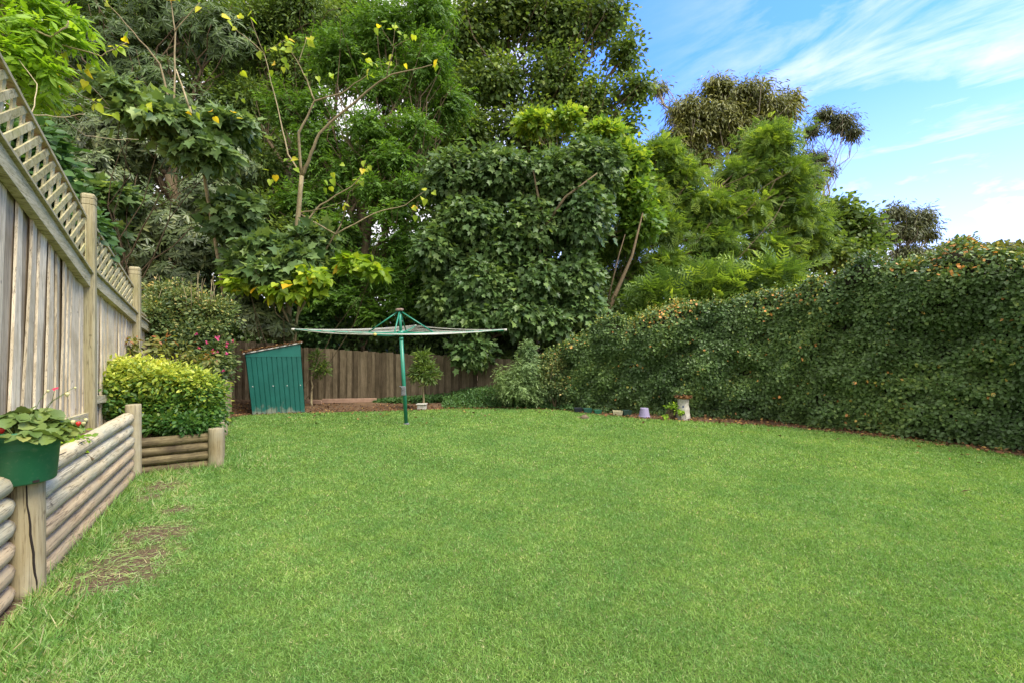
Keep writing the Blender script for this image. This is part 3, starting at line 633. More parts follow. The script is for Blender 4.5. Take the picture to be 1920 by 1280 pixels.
# ------------------------------------------------------------------ back fence
def build_back_fence():
    g = empty('paling_fence', (-3, 12.5, 0), 'old dark brown paling fence across the back of the yard under the trees', 'fence')
    rr = random.Random(2); mb = MB(); x = -9.2; i = 0
    tops = [(-9.2, 1.62), (-7.4, 1.58), (-6.6, 1.55), (-5.75, 1.42), (-5.55, 1.41), (-3.1, 1.27), (-2.95, 1.25), (-1.9, 1.21), (-.9, 1.13), (1.6, 1.05)]
    while x < 1.6:
        wd = rr.uniform(.10, .135); zt = np.interp(x, [t_[0] for t_ in tops], [t_[1] for t_ in tops]) + rr.uniform(-.02, .02)
        y = 12.5 + .022 * (i % 2) + rr.uniform(-.003, .003); ln = rr.uniform(-.012, .012)
        vs = [(x, y, 0), (x + wd, y, 0), (x + wd, y + .014, 0), (x, y + .014, 0), (x + ln, y, zt), (x + wd + ln, y, zt + rr.uniform(-.008, .008)), (x + wd + ln, y + .014, zt), (x + ln, y + .014, zt)]
        mb.add(vs, [(3, 2, 1, 0), (4, 5, 6, 7), (0, 1, 5, 4), (1, 2, 6, 5), (2, 3, 7, 6), (3, 0, 4, 7)], rr.choice((rr.uniform(0, .3), rr.uniform(.4, 1), rr.uniform(.4, 1))) - .25 * (i % 2)); x += wd - .018 + (rr.random() < .10) * .024; i += 1
    mb.build('paling_panel', M['backpaling'], g)
    for z in (.35, 1.0):
        m_ = MB(); m_.box((-9.2, 12.532, z - .04), (1.7, 12.58, z + .04)); m_.build('rail', M['backpaling'], g)
    for xx in (-8, -5.6, -3.2, -.8, 1.5):
        m_ = MB(); m_.box((xx - .05, 12.582, 0), (xx + .05, 12.68, np.interp(xx, [t_[0] for t_ in tops], [t_[1] for t_ in tops]) - .05)); m_.build('post', M['backpaling'], g)
    M['pinewood'] = plain_mat('pink sleeper', (.42, .27, .19), .85, (.30, .19, .13), 9)
    for (a, b, h, lab) in ((G(573, 756), G(603, 757), .09, 'short pinkish board end lying by the green shed at the fence foot'), (G(604, 755.5), G(706, 754), .11, 'long pinkish timber sleeper lying along the foot of the back fence')):
        m_ = MB(); c = (a + b) / 2; d = (b - a) / 2; m_.frame_box(Vector((c.x, c.y, h / 2 + .005)), d, Vector((0, .03, 0)), Vector((0, 0, h / 2)))
        o = m_.build('timber_sleeper', M['pinewood'], bevel=.006); tag(o, lab, 'timber', 'sleepers at the back fence')
build_back_fence()

# ------------------------------------------------------------------ green shed
def build_shed():
    BL = Vector((-5.60, 9.80, 0)); BR = Vector((-4.64, 10.20, 0)); TL = Vector((-5.76, 9.80, 1.30)); TR = Vector((-4.74, 10.2, 1.53))
    g = empty('garden_shed', BL, 'small leaning green metal garden shed with a sloping roof', 'shed')
    back = Vector((-.47, .85, 0)); fr = (BR - BL).normalized(); nn = Vector((fr.y, -fr.x, 0))
    m, t = newmat('shed metal'); q = NT(t); tcn = q.n('ShaderNodeTexCoord'); v = tcn.outputs['Object']; sp = q.n('ShaderNodeSeparateXYZ'); q.l(v, sp.inputs[0])
    nz = q.noise(v, 5, 5, .6); mm = q.n('ShaderNodeMath', operation='MULTIPLY_ADD'); q.l(nz, mm.inputs[0]); mm.inputs[1].default_value = -.75; mm.inputs[2].default_value = .50
    m2 = q.n('ShaderNodeMath', operation='SUBTRACT'); q.l(mm.outputs[0], m2.inputs[0]); q.l(sp.outputs[2], m2.inputs[1])
    base = q.mix(q.ramp(nz, [(.35, 0), (.65, 1)]), (.006, .085, .066), (.009, .105, .082))
    col = q.mix(q.ramp(m2.outputs[0], [(-.0, 0), (.16, .62)]), base, (.30, .30, .22))
    b = q.n('ShaderNodeBsdfPrincipled', _Roughness=.45); b.inputs['Specular IOR Level'].default_value = .4; q.l(col, b.inputs['Base Color']); o = q.n('ShaderNodeOutputMaterial'); q.l(b.outputs[0], o.inputs[0]); M['shed'] = m
    # front wall: 11 sheets separated by sunken seams
    mb = MB(); n = 11; zt = 1.24
    def fp(s, z, o=0.0):
        tz = z / 1.4; a = BL.lerp(BR, s); c = Vector((TL.x, TL.y, 0)).lerp(Vector((TR.x, TR.y, 0)), s); r = a.lerp(c, tz); return Vector((r.x, r.y, z)) + nn * o
    # plan of the front: flat pans and narrow ribs
    xs = []
    for i in range(n):
        a, b_ = i / n, (i + 1) / n
        xs += [(a + .0015, .0), (a + .010, .014), (b_ - .006, .014), (b_ - .0015, .0)]
    vs = [fp(s, 0.0, o) for s, o in xs] + [fp(s, zt, o) for s, o in xs]; k = len(xs)
    mb.add(vs, [(i, i + 1, k + i + 1, k + i) for i in range(k - 1)])
    for A, B, At, Bt in ((BL, BL + back, TL, TL + back), (BR + back, BR, TR + back, TR)):
        mb.add([A, B, Bt, At], [(0, 1, 2, 3)])
    mb.add([BR + back, BL + back, TL + back, TR + back], [(0, 1, 2, 3)])
    mb.build('wall', M['shed'], g)
    f = MB(); tl = fp(0, zt - .005, .018); tr = fp(1, zt - .005, .018); ttl = fp(0, 1.29, .018); ttr = fp(1, 1.515, .018)
    f.add([tl, tr, ttr, ttl] + [p - nn * .012 for p in (tl, tr, ttr, ttl)], [(0, 1, 2, 3), (7, 6, 5, 4), (0, 4, 5, 1), (1, 5, 6, 2), (2, 6, 7, 3), (3, 7, 4, 0)])
    f.build('gable_panel', plain_mat('teal panel', (.008, .105, .082), .45, (.012, .125, .098)), g)
    r = MB(); a = fp(-.035, 1.295, .04); b_ = fp(1.035, 1.535, .04); bk = back * 1.06
    for z0, z1 in ((0, .022),):
        vs = [a, b_, b_ + bk, a + bk]; vs = [p + Vector((0, 0, z0)) for p in vs] + [p + Vector((0, 0, z1)) for p in vs]
        r.add(vs, [(3, 2, 1, 0), (4, 5, 6, 7), (0, 1, 5, 4), (1, 2, 6, 5), (2, 3, 7, 6), (3, 0, 4, 7)])
    M['roofedge'] = plain_mat('pale roof', (.55, .54, .50), .6, (.42, .40, .36), 7); r.build('roof', M['roofedge'], g)
    for s in (.07, .44, .70, .95): sc = MB(); c = fp(s, .60, .018); sc.frame_box(c, fr * .010, nn * .006, Vector((0, 0, .010))); sc.build('screw', M['roofedge'], g)
    def gen(rng, n):
        s = rng.random(n); q_ = rng.random(n); p = np.array(a)[None] + (np.array(b_) - np.array(a))[None] * s[:, None] + np.array(bk)[None] * q_[:, None]; p[:, 2] += .025 + rng.random(n) * .05 * (1 - s); return p
    o = litter('roof_leaves', 'brown fallen leaves piled on the green shed roof', 2200, gen, .06, 11)
build_shed()

# ------------------------------------------------------------------ rotary clothes line
def build_hoist():
    base = Vector((-1.98, 8.53, 0)); top = Vector((-2.065, 8.35, 2.135)); ax = (top - base).normalized()
    g = empty('rotary_clothesline', base, 'tall green rotary clothes line standing tilted in the lawn', 'clothes line')
    at = lambda z: base + (top - base) * (z / top.z)
    mb = MB(); mb.tube([base - Vector((0, 0, .05)), at(1.60)], .035, 16); mb.tube([at(1.58), at(1.62)], .040, 16); mb.build('pole', M['green'], g, True)
    mb = MB(); mb.tube([at(1.61), at(2.12)], .026, 14); mb.build('inner_pole', M['green'], g, True)
    mb = MB(); mb.tube([at(.0), at(.03)], [.06, .045], 14); mb.build('ground_collar', M['grey'], g, True)
    mb = MB(); mb.tube([at(2.10), at(2.135), at(2.15)], [.065, .078, .045], 18); mb.build('top_cap', M['rustcap'], g, True)
    cb = at(.64); mb = MB(); mb.frame_box(cb + Vector((-.005, -.045, 0)), Vector((.04, 0, 0)), Vector((0, .022, 0)), Vector((0, 0, .085))); k = mb.build('crank_box', M['grey'], g, bevel=.008)
    mb = MB(); mb.tube([cb + Vector((-.01, -.06, .03)), cb + Vector((-.01, -.10, .03)), cb + Vector((-.05, -.10, .09)), cb + Vector((-.05, -.16, .09))], .009, 8); mb.build('crank_handle', M['grey'], k, True)
    hub = at(1.70)
    mb = MB(); mb.tube([at(1.655), at(1.74)], .055, 16); mb.build('hub', M['green'], g, True)
    tips = [Vector((-3.925, 8.18, HC + .307)), Vector((-1.93, 6.42, HC + .172)), Vector((-.130, 8.42, HC + .308)), Vector((-2.165, 10.2, HC + .466))]
    ctr = hub + Vector((0, 0, .0))
    for i, tp in enumerate(tips):
        mb = MB(); n = 8; pts = []
        for j in range(n + 1):
            q_ = j / n; p = ctr.lerp(tp, q_); p.z += -.022 * math.sin(math.pi * q_); pts.append(p)
        mb.tube(pts, [.021 - .005 * j / n for j in range(n + 1)], 10); arm = mb.build('arm', M['green'], g, True)
        m_ = MB(); d = (tp - ctr).normalized(); m_.tube([tp - d * .02, tp + d * .035], .021, 10); m_.build('end_cap', M['yellowcap'] if i == 1 else M['cord'], arm, True)
        sp = pts[0].lerp(tp, .305); m_ = MB(); m_.tube([at(2.11), sp], .0125, 8); m_.build('strut', M['green'], g, True)
    rr = random.Random(5)
    for ring in range(6):
        q_ = 1 - ring * .125
        cs = [ctr.lerp(tp, q_) + Vector((0, 0, -.022 * math.sin(math.pi * q_) + .012)) for tp in tips]
        mb = MB()
        for i in range(4):
            a, b = cs[i], cs[(i + 1) % 4]; sag = .035 * q_ * rr.uniform(.6, 1.3)
            pts = [a.lerp(b, j / 14) - Vector((0, 0, sag * 4 * (j / 14) * (1 - j / 14))) for j in range(15)]; mb.tube(pts, .0045, 5)
        mb.build('line', M['cord'], g, True)
build_hoist()

# ------------------------------------------------------------------ hedge
HB = np.array([(9.6, 2.6), (8.9, 3.8), (8.0, 5.1), (7.14, 6.34), (6.18, 7.64), (5.08, 9.03), (3.9, 9.42), (2.72, 9.85), (1.75, 10.35), (1.0, 11.0), (.75, 11.5)])
HT = np.array([2.84, 2.84, 2.83, 2.82, 2.80, 2.50, 2.32, 2.10, 1.87, 1.42, 1.25])
def build_hedge():
    from math import hypot
    seg = np.hypot(*np.diff(HB, axis=0).T); cum = np.concatenate([[0], np.cumsum(seg)]); Lt = cum[-1]
    # smooth resample
    def fpos(s): return np.stack([np.interp(s, cum, HB[:, 0]), np.interp(s, cum, HB[:, 1])], -1)
    def fnor(s):
        e = .5; d = fpos(np.minimum(s + e, Lt)) - fpos(np.maximum(s - e, 0)); d = norm(d); return np.stack([-d[:, 1], d[:, 0]], -1)  # rotate left: check sign below
    def side(s):
        n = fnor(s); c = fpos(s); f = np.sign((n * -c).sum(1)); return n * f[:, None]      # towards the camera
    def top(s): return np.interp(s, cum, HT) + .05 * np.sin(s * 2.3) + .03 * np.sin(s * 5.1 + 1)
    thick = 1.0
    g = empty('hedge', (HB[4, 0], HB[4, 1], 0), 'long tall clipped dark green hedge curving along the right side of the lawn', 'hedge')
    rng = np.random.default_rng(21); HOL = [(rng.uniform(2, Lt), rng.uniform(.2, 1.9), rng.uniform(.08, .22), rng.uniform(.10, .24)) for _ in range(60)]
    def surf(s, v):
        """v: 0..1 front face, 1..1.35 rounded top, 1.35..2 back"""
        n = side(s); c = fpos(s); H = top(s); r = .28
        z = np.where(v < 1, v * (H - r), 0.); off = np.zeros_like(s); nz = np.zeros_like(s); nh = np.ones_like(s)
        m1 = (v >= 1) & (v < 1.35); th = (v - 1) / .35 * np.pi / 2
        z = np.where(m1, H - r + r * np.sin(th), z); off = np.where(m1, -(r - r * np.cos(th)), off); nz = np.where(m1, np.sin(th), nz); nh = np.where(m1, np.cos(th), nh)
        m2 = v >= 1.35; tt = (v - 1.35) / .65
        z = np.where(m2, H + .02 * np.sin(s * 9), z); off = np.where(m2, -r - tt * (thick - r), off); nz = np.where(m2, 1, nz); nh = np.where(m2, 0, nh)
        bulge = .10 * np.sin(s * 1.9 + 1) * np.sin(z * 2.3 + s) + .07 * np.sin(s * 4.7 + z * 3.1) + .04 * np.sin(s * 11 + z * 7) - .06 * (z < .25) + .05
        for hs, hz, hr, hd in HOL: bulge = bulge - hd * np.exp(-((s - hs) / hr / 1.6) ** 2 - ((z - hz) / hr) ** 2)
        bulge = bulge + .05 * np.sin(s * 7.3 + 2) * np.sin(z * 6.1 + s * 2)
        p = np.concatenate([c + n * (off + bulge * nh)[:, None], (z + bulge * nz)[:, None]], 1)
        return p, np.concatenate([n * nh[:, None], nz[:, None]], 1)
    # dark core
    S = np.linspace(0, Lt, 120); V = np.concatenate([np.linspace(0, 1, 14), np.linspace(1.05, 1.35, 5), [1.6, 2.0]])
    vs = []; 
    for v in V:
        p, nn = surf(S, np.full_like(S, v)); vs.append(p - nn * .14)
    bot = vs[-1].copy(); bot[:, 2] = 0; vs.append(bot); vs = np.array(vs); k = len(S)
    f = [(j * k + i, j * k + i + 1, (j + 1) * k + i + 1, (j + 1) * k + i) for j in range(len(vs) - 1) for i in range(k - 1)]
    f += [tuple(j * k for j in range(len(vs))), tuple(j * k + k - 1 for j in range(len(vs)))[::-1]]
    me = bpy.data.meshes.new('core'); me.from_pydata(vs.reshape(-1, 3).tolist(), [], f)
    M['core'] = plain_mat('twiggy core', (.018, .022, .012), .95, (.035, .03, .02), 20, .05, 0, .8)
    link('inner_branches', me, M['core'], g)
    # leaves
    n = 160000; u = rng.random(n); s = Lt * (1 - (1 - u) ** 1.0); v = np.where(rng.random(n) < .80, rng.random(n) ** .95, 1 + rng.random(n) * .9)
    p, nn = surf(s, v)
    hole = (np.sin(s * 3.1 + p[:, 2] * 5) * np.sin(p[:, 2] * 4.3 - s * 1.7 + 2) > .72)
    dep = np.abs(rng.normal(size=n)) * .06 + hole * .11 - .05 * (np.sin(s * 8 + 1) * np.sin(p[:, 2] * 9 + s * 3) > .5)
    p = p - nn * dep[:, None] + nn * .02 + rng.normal(size=(n, 3)) * .015
    ax = nn * .35 + rng.normal(size=(n, 3)) * .65 + np.array([0, 0, -.15]); nr = nn * 1.0 + np.array([0, 0, .55]) + rng.normal(size=(n, 3)) * .45
    ttop = np.clip((p[:, 2] - (top(s) - .45)) / .45, 0, 1)
    var = .36 + rng.normal(size=n) * .13 + .08 * np.sin(s * 2.1 + p[:, 2] * 3) + .10 * np.sin(s * 5.3 + p[:, 2] * 6.1) * np.sin(p[:, 2] * 3.7 - s * 2) + (rng.random(n) < .006 + .035 * (np.sin(s * 4.1 + p[:, 2] * 5) * np.sin(s * 1.3 - p[:, 2] * 3.1) > .45) + .24 * ttop ** 1.3 * (.5 + .5 * np.sin(s * 2.7))) * rng.uniform(.3, .7, n)
    sz = rng.uniform(.042, .078, n)
    leaves_mesh('foliage', 'wide', p, ax, nr, sz, var, M['lf_hedge'], g)
    # unclipped shoots on top
    n = 700; s = rng.random(n) * Lt; p, nn = surf(s, rng.uniform(1.1, 1.6, n)); per = 9
    pp = np.repeat(p, per, 0); hgt = np.repeat(rng.uniform(.05, .20, n), per); tq = np.tile(np.linspace(0, 1, per), n); dr = np.repeat(norm(rng.normal(size=(n, 3)) * .35 + np.array([0, 0, 1])), per, 0)
    pos = pp + dr * (hgt * tq)[:, None]; m_ = len(pos)
    leaves_mesh('new_shoots', 'wide', pos, rng.normal(size=(m_, 3)) * .7 + dr * .7, rng.normal(size=(m_, 3)) * .4 + np.array([0, 0, 1]), rng.uniform(.03, .06, m_), rng.uniform(.3, .93, m_), M['lf_hedge'], g)
build_hedge()

# ------------------------------------------------------------------ shrubs in the bed
def shrub(kind, label, cat, group, base, lobes, seed, n, per, cr, leaf, size, lm, stems=6, **kw):
    rng = np.random.default_rng(seed); g = empty(kind, base, label, cat, group)
    o, c = crown('foliage', rng, lobes, n, per, cr, leaf, size, M[lm], g, **kw)
    mb = MB(); rr = random.Random(seed)
    for l in lobes:
        for k in range(stems):
            e = Vector(c[rr.randrange(len(c))]); b = Vector(base) + Vector((rr.uniform(-.08, .08), rr.uniform(-.08, .08), -.03)); m_ = b.lerp(e, .5) + Vector((rr.uniform(-.1, .1), rr.uniform(-.1, .1), rr.uniform(0, .1))) * (e - b).length
            mb.tube([b, m_, e], [.012, .008, .003], 5, caps=False)
    mb.build('stems', M['bark'], g, True); return g
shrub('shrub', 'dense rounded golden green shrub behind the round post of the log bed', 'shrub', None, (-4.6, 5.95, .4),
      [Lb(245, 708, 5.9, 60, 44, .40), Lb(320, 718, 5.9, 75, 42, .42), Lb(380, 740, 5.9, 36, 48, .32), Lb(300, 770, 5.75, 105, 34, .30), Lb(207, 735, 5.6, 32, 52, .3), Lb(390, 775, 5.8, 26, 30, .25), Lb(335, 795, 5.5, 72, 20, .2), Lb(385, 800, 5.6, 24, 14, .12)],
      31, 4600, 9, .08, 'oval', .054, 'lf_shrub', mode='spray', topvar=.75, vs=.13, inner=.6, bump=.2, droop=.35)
g = shrub('flowering_shrub', 'tall loose shrub with small pink flowers beside the lattice fence', 'shrub', None, (-5.9, 8.6, .35),
      [Lb(330, 565, 8.6, 68, 42, .6), Lb(400, 590, 8.5, 50, 45, .55), Lb(350, 630, 8.3, 75, 45, .6), Lb(300, 600, 8.2, 35, 60, .5), Lb(410, 670, 8.3, 30, 55, .35), Lb(380, 690, 8, 50, 40, .4)],
      32, 5600, 9, .12, 'oval', .06, 'lf_tall', topvar=.35, vs=.2, droop=.2, bump=.7, ragged=True)
rng = np.random.default_rng(9); n = 150; cl, u = clumps(rng, [Lb(425, 660, 7.8, 24, 50, .3), Lb(390, 640, 7.7, 50, 30, .2)], 26); pp = np.repeat(cl, 6, 0) + rng.normal(size=(156, 3)) * .02
for i in range(15): leaves_mesh('flower', 'wide', np.repeat(cl[i:i + 1], 6, 0), rng.normal(size=(6, 3)), rng.normal(size=(6, 3)) + np.array([0, -1, .3]), np.full(6, .034), rng.random(6), M['pink'], g)
rr_ = random.Random(44)
for i in range(16):
    p = P(rr_.uniform(285, 420), rr_.uniform(535, 560), 8.3 + rr_.uniform(-.2, .3)); e = p + Vector((rr_.uniform(-.08, .08), rr_.uniform(-.05, .05), rr_.uniform(.18, .36))); mb = MB(); mb.tube([p - Vector((0, 0, .25)), p, e], [.006, .005, .002], 5, rr_.random()); mb.build('dry_twig', M['palebark'], g, True)
for i, (px, py, lab) in enumerate(((243, 640, 'bronze-tipped leafy shoot against the second fence post'), (305, 640, 'tallest bronze-tipped leafy shoot behind the golden shrub'), (352, 655, 'bronze leafy shoot in front of the flowering shrub'), (392, 668, 'orange-tipped leafy shoot at the right end of the golden shrub'))):
    b = P(px, 745, 6.6); b.z = .4; shrub('young_shrub', lab, 'plant', 'bronze tipped shoots behind the golden shrub', b, [Lb(px, py + 12, 6.6, 18, 26, .14)], 40 + i, 20, 6, .07, 'oval', .075, 'lf_red', stems=4, topvar=.7, droop=.6)
shrub('conical_shrub', 'pale green cone-shaped shrub at the left end of the hedge', 'shrub', None, tuple(G(975, 757)),
      [Lb(985, 690, 10.9, 36, 30, .45), Lb(975, 722, 10.8, 48, 30, .5), Lb(990, 655, 11, 22, 20, .3), Lb(1000, 735, 10.9, 32, 22, .35), Lb(945, 715, 10.9, 22, 40, .3)],
      51, 1500, 9, .13, 'narrow', .065, 'lf_cone', mode='pinnate', vs=.12, droop=.3)
def gencover(rng, n):
    px = rng.uniform(700, 1075, n); d = np.interp(px, ang, EP[:, 1]) + .05 + rng.random(n) ** .8 * np.interp(px, [700, 850, 1075], [.5, 1.7, .8]); d = np.where(px < 830, 12.2 - rng.random(n) * .5, d)
    h = np.interp(px, [700, 830, 900, 1075], [.05, .2, .42, .4]) * np.clip((d - np.interp(px, ang, EP[:, 1])) * 1.5, .15, 1)
    return np.stack([(px - 960) / F * d, d, rng.random(n) * h], -1)
rng = np.random.default_rng(61); pp = gencover(rng, 15000); o = leaves_mesh('ground_cover', 'wide', pp, rng.normal(size=(15000, 3)), rng.normal(size=(15000, 3)) * .5 + np.array([0, -.3, 1]), rng.uniform(.035, .07, 15000), rng.normal(.45, .2, 15000), M['lf_cover'])
tag(o, 'low green ground cover between the back fence and the lawn', 'ground cover', None, 'stuff')
# lower, paler climber foliage over the hedge's left end
shrub('climbing_vine', 'brown-tinged climber spilling over the left end of the hedge', 'vine', None, tuple(G(1045, 765)),
      [Lb(1040, 690, 11.0, 32, 32, .3), Lb(1020, 720, 10.9, 30, 34, .3), Lb(1060, 735, 10.7, 34, 28, .2)], 62, 900, 9, .09, 'wide', .05, 'lf_tall', vs=.2, topvar=.3)
# two small saplings in front of the back fence
for px, py, d, lb, lab, sd_, nn_ in ((585, 757, 11.4, [Lb(600, 690, 11.4, 22, 20, .2), Lb(592, 670, 11.4, 14, 12, .15)], 'thin sapling with sparse leaves just right of the green shed', 71, 70), (795, 766, 10.7, [Lb(797, 690, 10.7, 26, 20, .28), Lb(792, 668, 10.7, 15, 16, .2), Lb(805, 708, 10.7, 18, 14, .2), Lb(780, 700, 10.7, 14, 14, .2)], 'small round-headed tree growing from a box behind the clothes line pole', 72, 190)):
    b = P(px, 760, d); b.z = 0; fk = P(px, 700, d)
    tree('small_tree', lab, 'tree', None, tuple(b), tuple(fk), lb, .028, sd_, nn_, 8, .08, 'lance', .11, 'lf_mid', 'palebark', twigs=5, limbr=.4, droop=0)
mb = MB(); c = P(791, 765, 10.6); mb.frame_box(Vector((c.x, c.y, .06)), Vector((.10, 0, 0)), Vector((0, .08, 0)), Vector((0, 0, .06))); mb.frame_box(Vector((c.x, c.y, .125)), Vector((.12, 0, 0)), Vector((0, .10, 0)), Vector((0, 0, .012)))
M['stone'] = plain_mat('pale stone', (.36, .34, .29), .9, (.52, .50, .44), 14, .2, 0, .6, (.16, .17, .10)); o = mb.build('planter_box', M['stone'], bevel=.01); tag(o, 'small pale stone block at the foot of the round-headed tree', 'planter')

# ------------------------------------------------------------------ big trees
GB = 'trees behind the back fence'
def gp(px, d): v = P(px, 700, d); return (v.x, v.y, 0)
tree('evergreen_tree', 'dark evergreen tree with sky showing through at the upper left', 'tree', GB, gp(330, 16), P(320, 330, 16),
     [Lb(200, 100, 17, 120, 120, 2), Lb(320, 30, 17, 110, 100, 2), Lb(420, 80, 16.5, 80, 80, 1.8), Lb(330, 200, 16, 120, 90, 2), Lb(150, 260, 15.5, 90, 110, 1.8), Lb(230, 350, 15.5, 110, 90, 1.6), Lb(120, -60, 17, 110, 90, 2), Lb(400, 330, 15.5, 70, 80, 1.5), Lb(250, 130, 17, 120, 110, 1.8)],
     .30, 101, 4600, 9, .38, 'lance', .24, 'lf_dark', twigs=14, mode='whorl')
tree('evergreen_tree', 'leathery grey-green whorled tree above the lattice fence', 'tree', GB, gp(300, 12.5), P(280, 520, 12.5),
     [Lb(200, 340, 12.5, 60, 70, 1.2), Lb(300, 420, 12, 80, 60, 1.2), Lb(250, 470, 11.6, 75, 60, 1.1), Lb(370, 470, 12, 60, 60, 1.1), Lb(330, 530, 11.6, 70, 50, 1), Lb(240, 270, 13, 90, 60, 1.3), Lb(400, 380, 12.5, 60, 60, 1), Lb(430, 300, 12.8, 60, 55, 1)],
     .09, 102, 5200, 9, .12, 'narrow', .17, 'lf_whorl', twigs=6, limbr=.25, mode='whorl')
shrub('evergreen_shrub', 'dark whorled evergreen bush hanging over the green shed roof', 'shrub', None, gp(500, 11.6),
      [Lb(500, 600, 11.3, 55, 38, .7), Lb(460, 570, 11.5, 50, 36, .7), Lb(525, 615, 11.0, 32, 24, .5)], 103, 620, 8, .1, 'narrow', .17, 'lf_whorl', mode='whorl')
tree('evergreen_tree', 'slender mid green tree right of the dark evergreen, thin with sky gaps', 'tree', GB, gp(560, 17), P(540, 300, 17),
     [Lb(480, 60, 17.5, 80, 80, 1.5), Lb(560, 20, 17.5, 90, 70, 1.5), Lb(460, 200, 17, 70, 60, 1.2), Lb(560, 130, 17.5, 80, 50, 1.2), Lb(500, 420, 15, 90, 60, 1.4), Lb(590, 460, 14.5, 90, 60, 1.4), Lb(480, 310, 16, 60, 40, 1)],
     .20, 104, 4600, 11, .32, 'narrow', .17, 'lf_mid', twigs=14)
tree('tall_tree', 'far tall green tree behind the dark evergreen at the upper left', 'tree', GB, gp(240, 23), P(240, 330, 23),
     [Lb(60, 120, 23, 130, 130, 2.5), Lb(220, 40, 23, 140, 120, 2.5), Lb(380, 60, 23, 110, 110, 2.5), Lb(180, 280, 22.5, 130, 110, 2.5), Lb(340, 250, 22.5, 120, 110, 2.5), Lb(440, 240, 22, 90, 120, 2.2), Lb(280, 430, 22, 150, 90, 2.2)],
     .34, 116, 7000, 10, .5, 'wide', .22, 'lf_mid', twigs=6)
tree('tall_tree', 'dark dense tree standing far back behind the bright green tree', 'tree', GB, gp(620, 24), P(620, 330, 24),
     [Lb(480, 120, 24, 130, 130, 2.5), Lb(640, 60, 24, 130, 120, 2.5), Lb(800, 120, 24, 120, 120, 2.5), Lb(560, 330, 23, 140, 110, 2.5), Lb(740, 320, 23, 130, 110, 2.5), Lb(860, 300, 23, 100, 120, 2.2), Lb(640, 500, 22, 150, 90, 2.2), Lb(440, 400, 22, 110, 120, 2), Lb(820, 480, 22, 110, 90, 2)],
     .34, 115, 12500, 10, .5, 'wide', .22, 'lf_mid', twigs=10)
tree('bright_green_tree', 'large bright green small-leaved tree in the centre of the back fence', 'tree', GB, gp(690, 14.5), P(680, 400, 14.5),
     [Lb(640, 110, 15.5, 80, 60, 1.4), Lb(720, 60, 15.5, 80, 70, 1.4), Lb(800, 20, 15.5, 70, 60, 1.4), Lb(800, 120, 15, 60, 55, 1.2), Lb(720, 170, 15, 60, 40, 1.2), Lb(690, 240, 14.5, 60, 34, 1.1), Lb(780, 240, 14.5, 50, 30, 1), Lb(740, 300, 14.3, 60, 26, 1), Lb(700, 355, 14, 60, 26, .9), Lb(770, 350, 14, 40, 24, .8), Lb(740, 400, 13.8, 50, 22, .8), Lb(600, 200, 15, 50, 30, 1), Lb(590, 300, 15, 40, 30, .8), Lb(840, 200, 16, 60, 50, 1), Lb(600, 260, 15, 60, 50, 1), Lb(650, 330, 14.8, 60, 50, 1), Lb(570, 380, 14.5, 60, 50, 1), Lb(640, 430, 14.3, 60, 40, .9), Lb(720, 290, 14.8, 70, 60, 1), Lb(540, 200, 15.5, 60, 50, 1), Lb(760, 460, 14, 60, 40, .9)],
     .2, 105, 8200, 11, .28, 'narrow', .13, 'lf_bright', twigs=9, mode='pinnate', droop=.25)
tree('bright_green_tree', 'low bright green bushy tree behind the left arm of the clothes line', 'tree', GB, gp(690, 13.6), P(680, 600, 13.6),
     [Lb(650, 500, 13.6, 55, 36, .8), Lb(720, 520, 13.4, 60, 40, .8), Lb(660, 560, 13.4, 60, 36, .8), Lb(750, 570, 13.3, 50, 32, .7), Lb(600, 560, 13.6, 50, 36, .7), Lb(700, 590, 13.3, 50, 24, .6), Lb(790, 500, 13.8, 50, 50, .8)],
     .09, 106, 2300, 10, .17, 'narrow', .11, 'lf_bright', twigs=8, mode='pinnate', droop=.25)
tree('tall_tree', 'tall broad tree rising out of the top of the picture left of the blue sky', 'tree', GB, gp(1010, 20), P(1000, 300, 20),
     [Lb(880, 60, 20, 80, 80, 2), Lb(960, 20, 20, 90, 80, 2), Lb(1050, 40, 20, 80, 90, 2), Lb(1130, 30, 20, 60, 60, 1.6), Lb(1170, 100, 19.5, 30, 40, 1), Lb(930, 160, 19.5, 90, 60, 1.8), Lb(1040, 150, 19.5, 80, 60, 1.8), Lb(1110, 190, 19, 60, 45, 1.4), Lb(1190, 165, 18.5, 40, 28, .9), Lb(1000, 240, 19, 100, 50, 1.6), Lb(880, 250, 19, 60, 50, 1.4), Lb(1150, 250, 19, 60, 45, 1.4)],
     .34, 107, 4600, 11, .40, 'wide', .17, 'lf_mid', twigs=14, vs=.26)
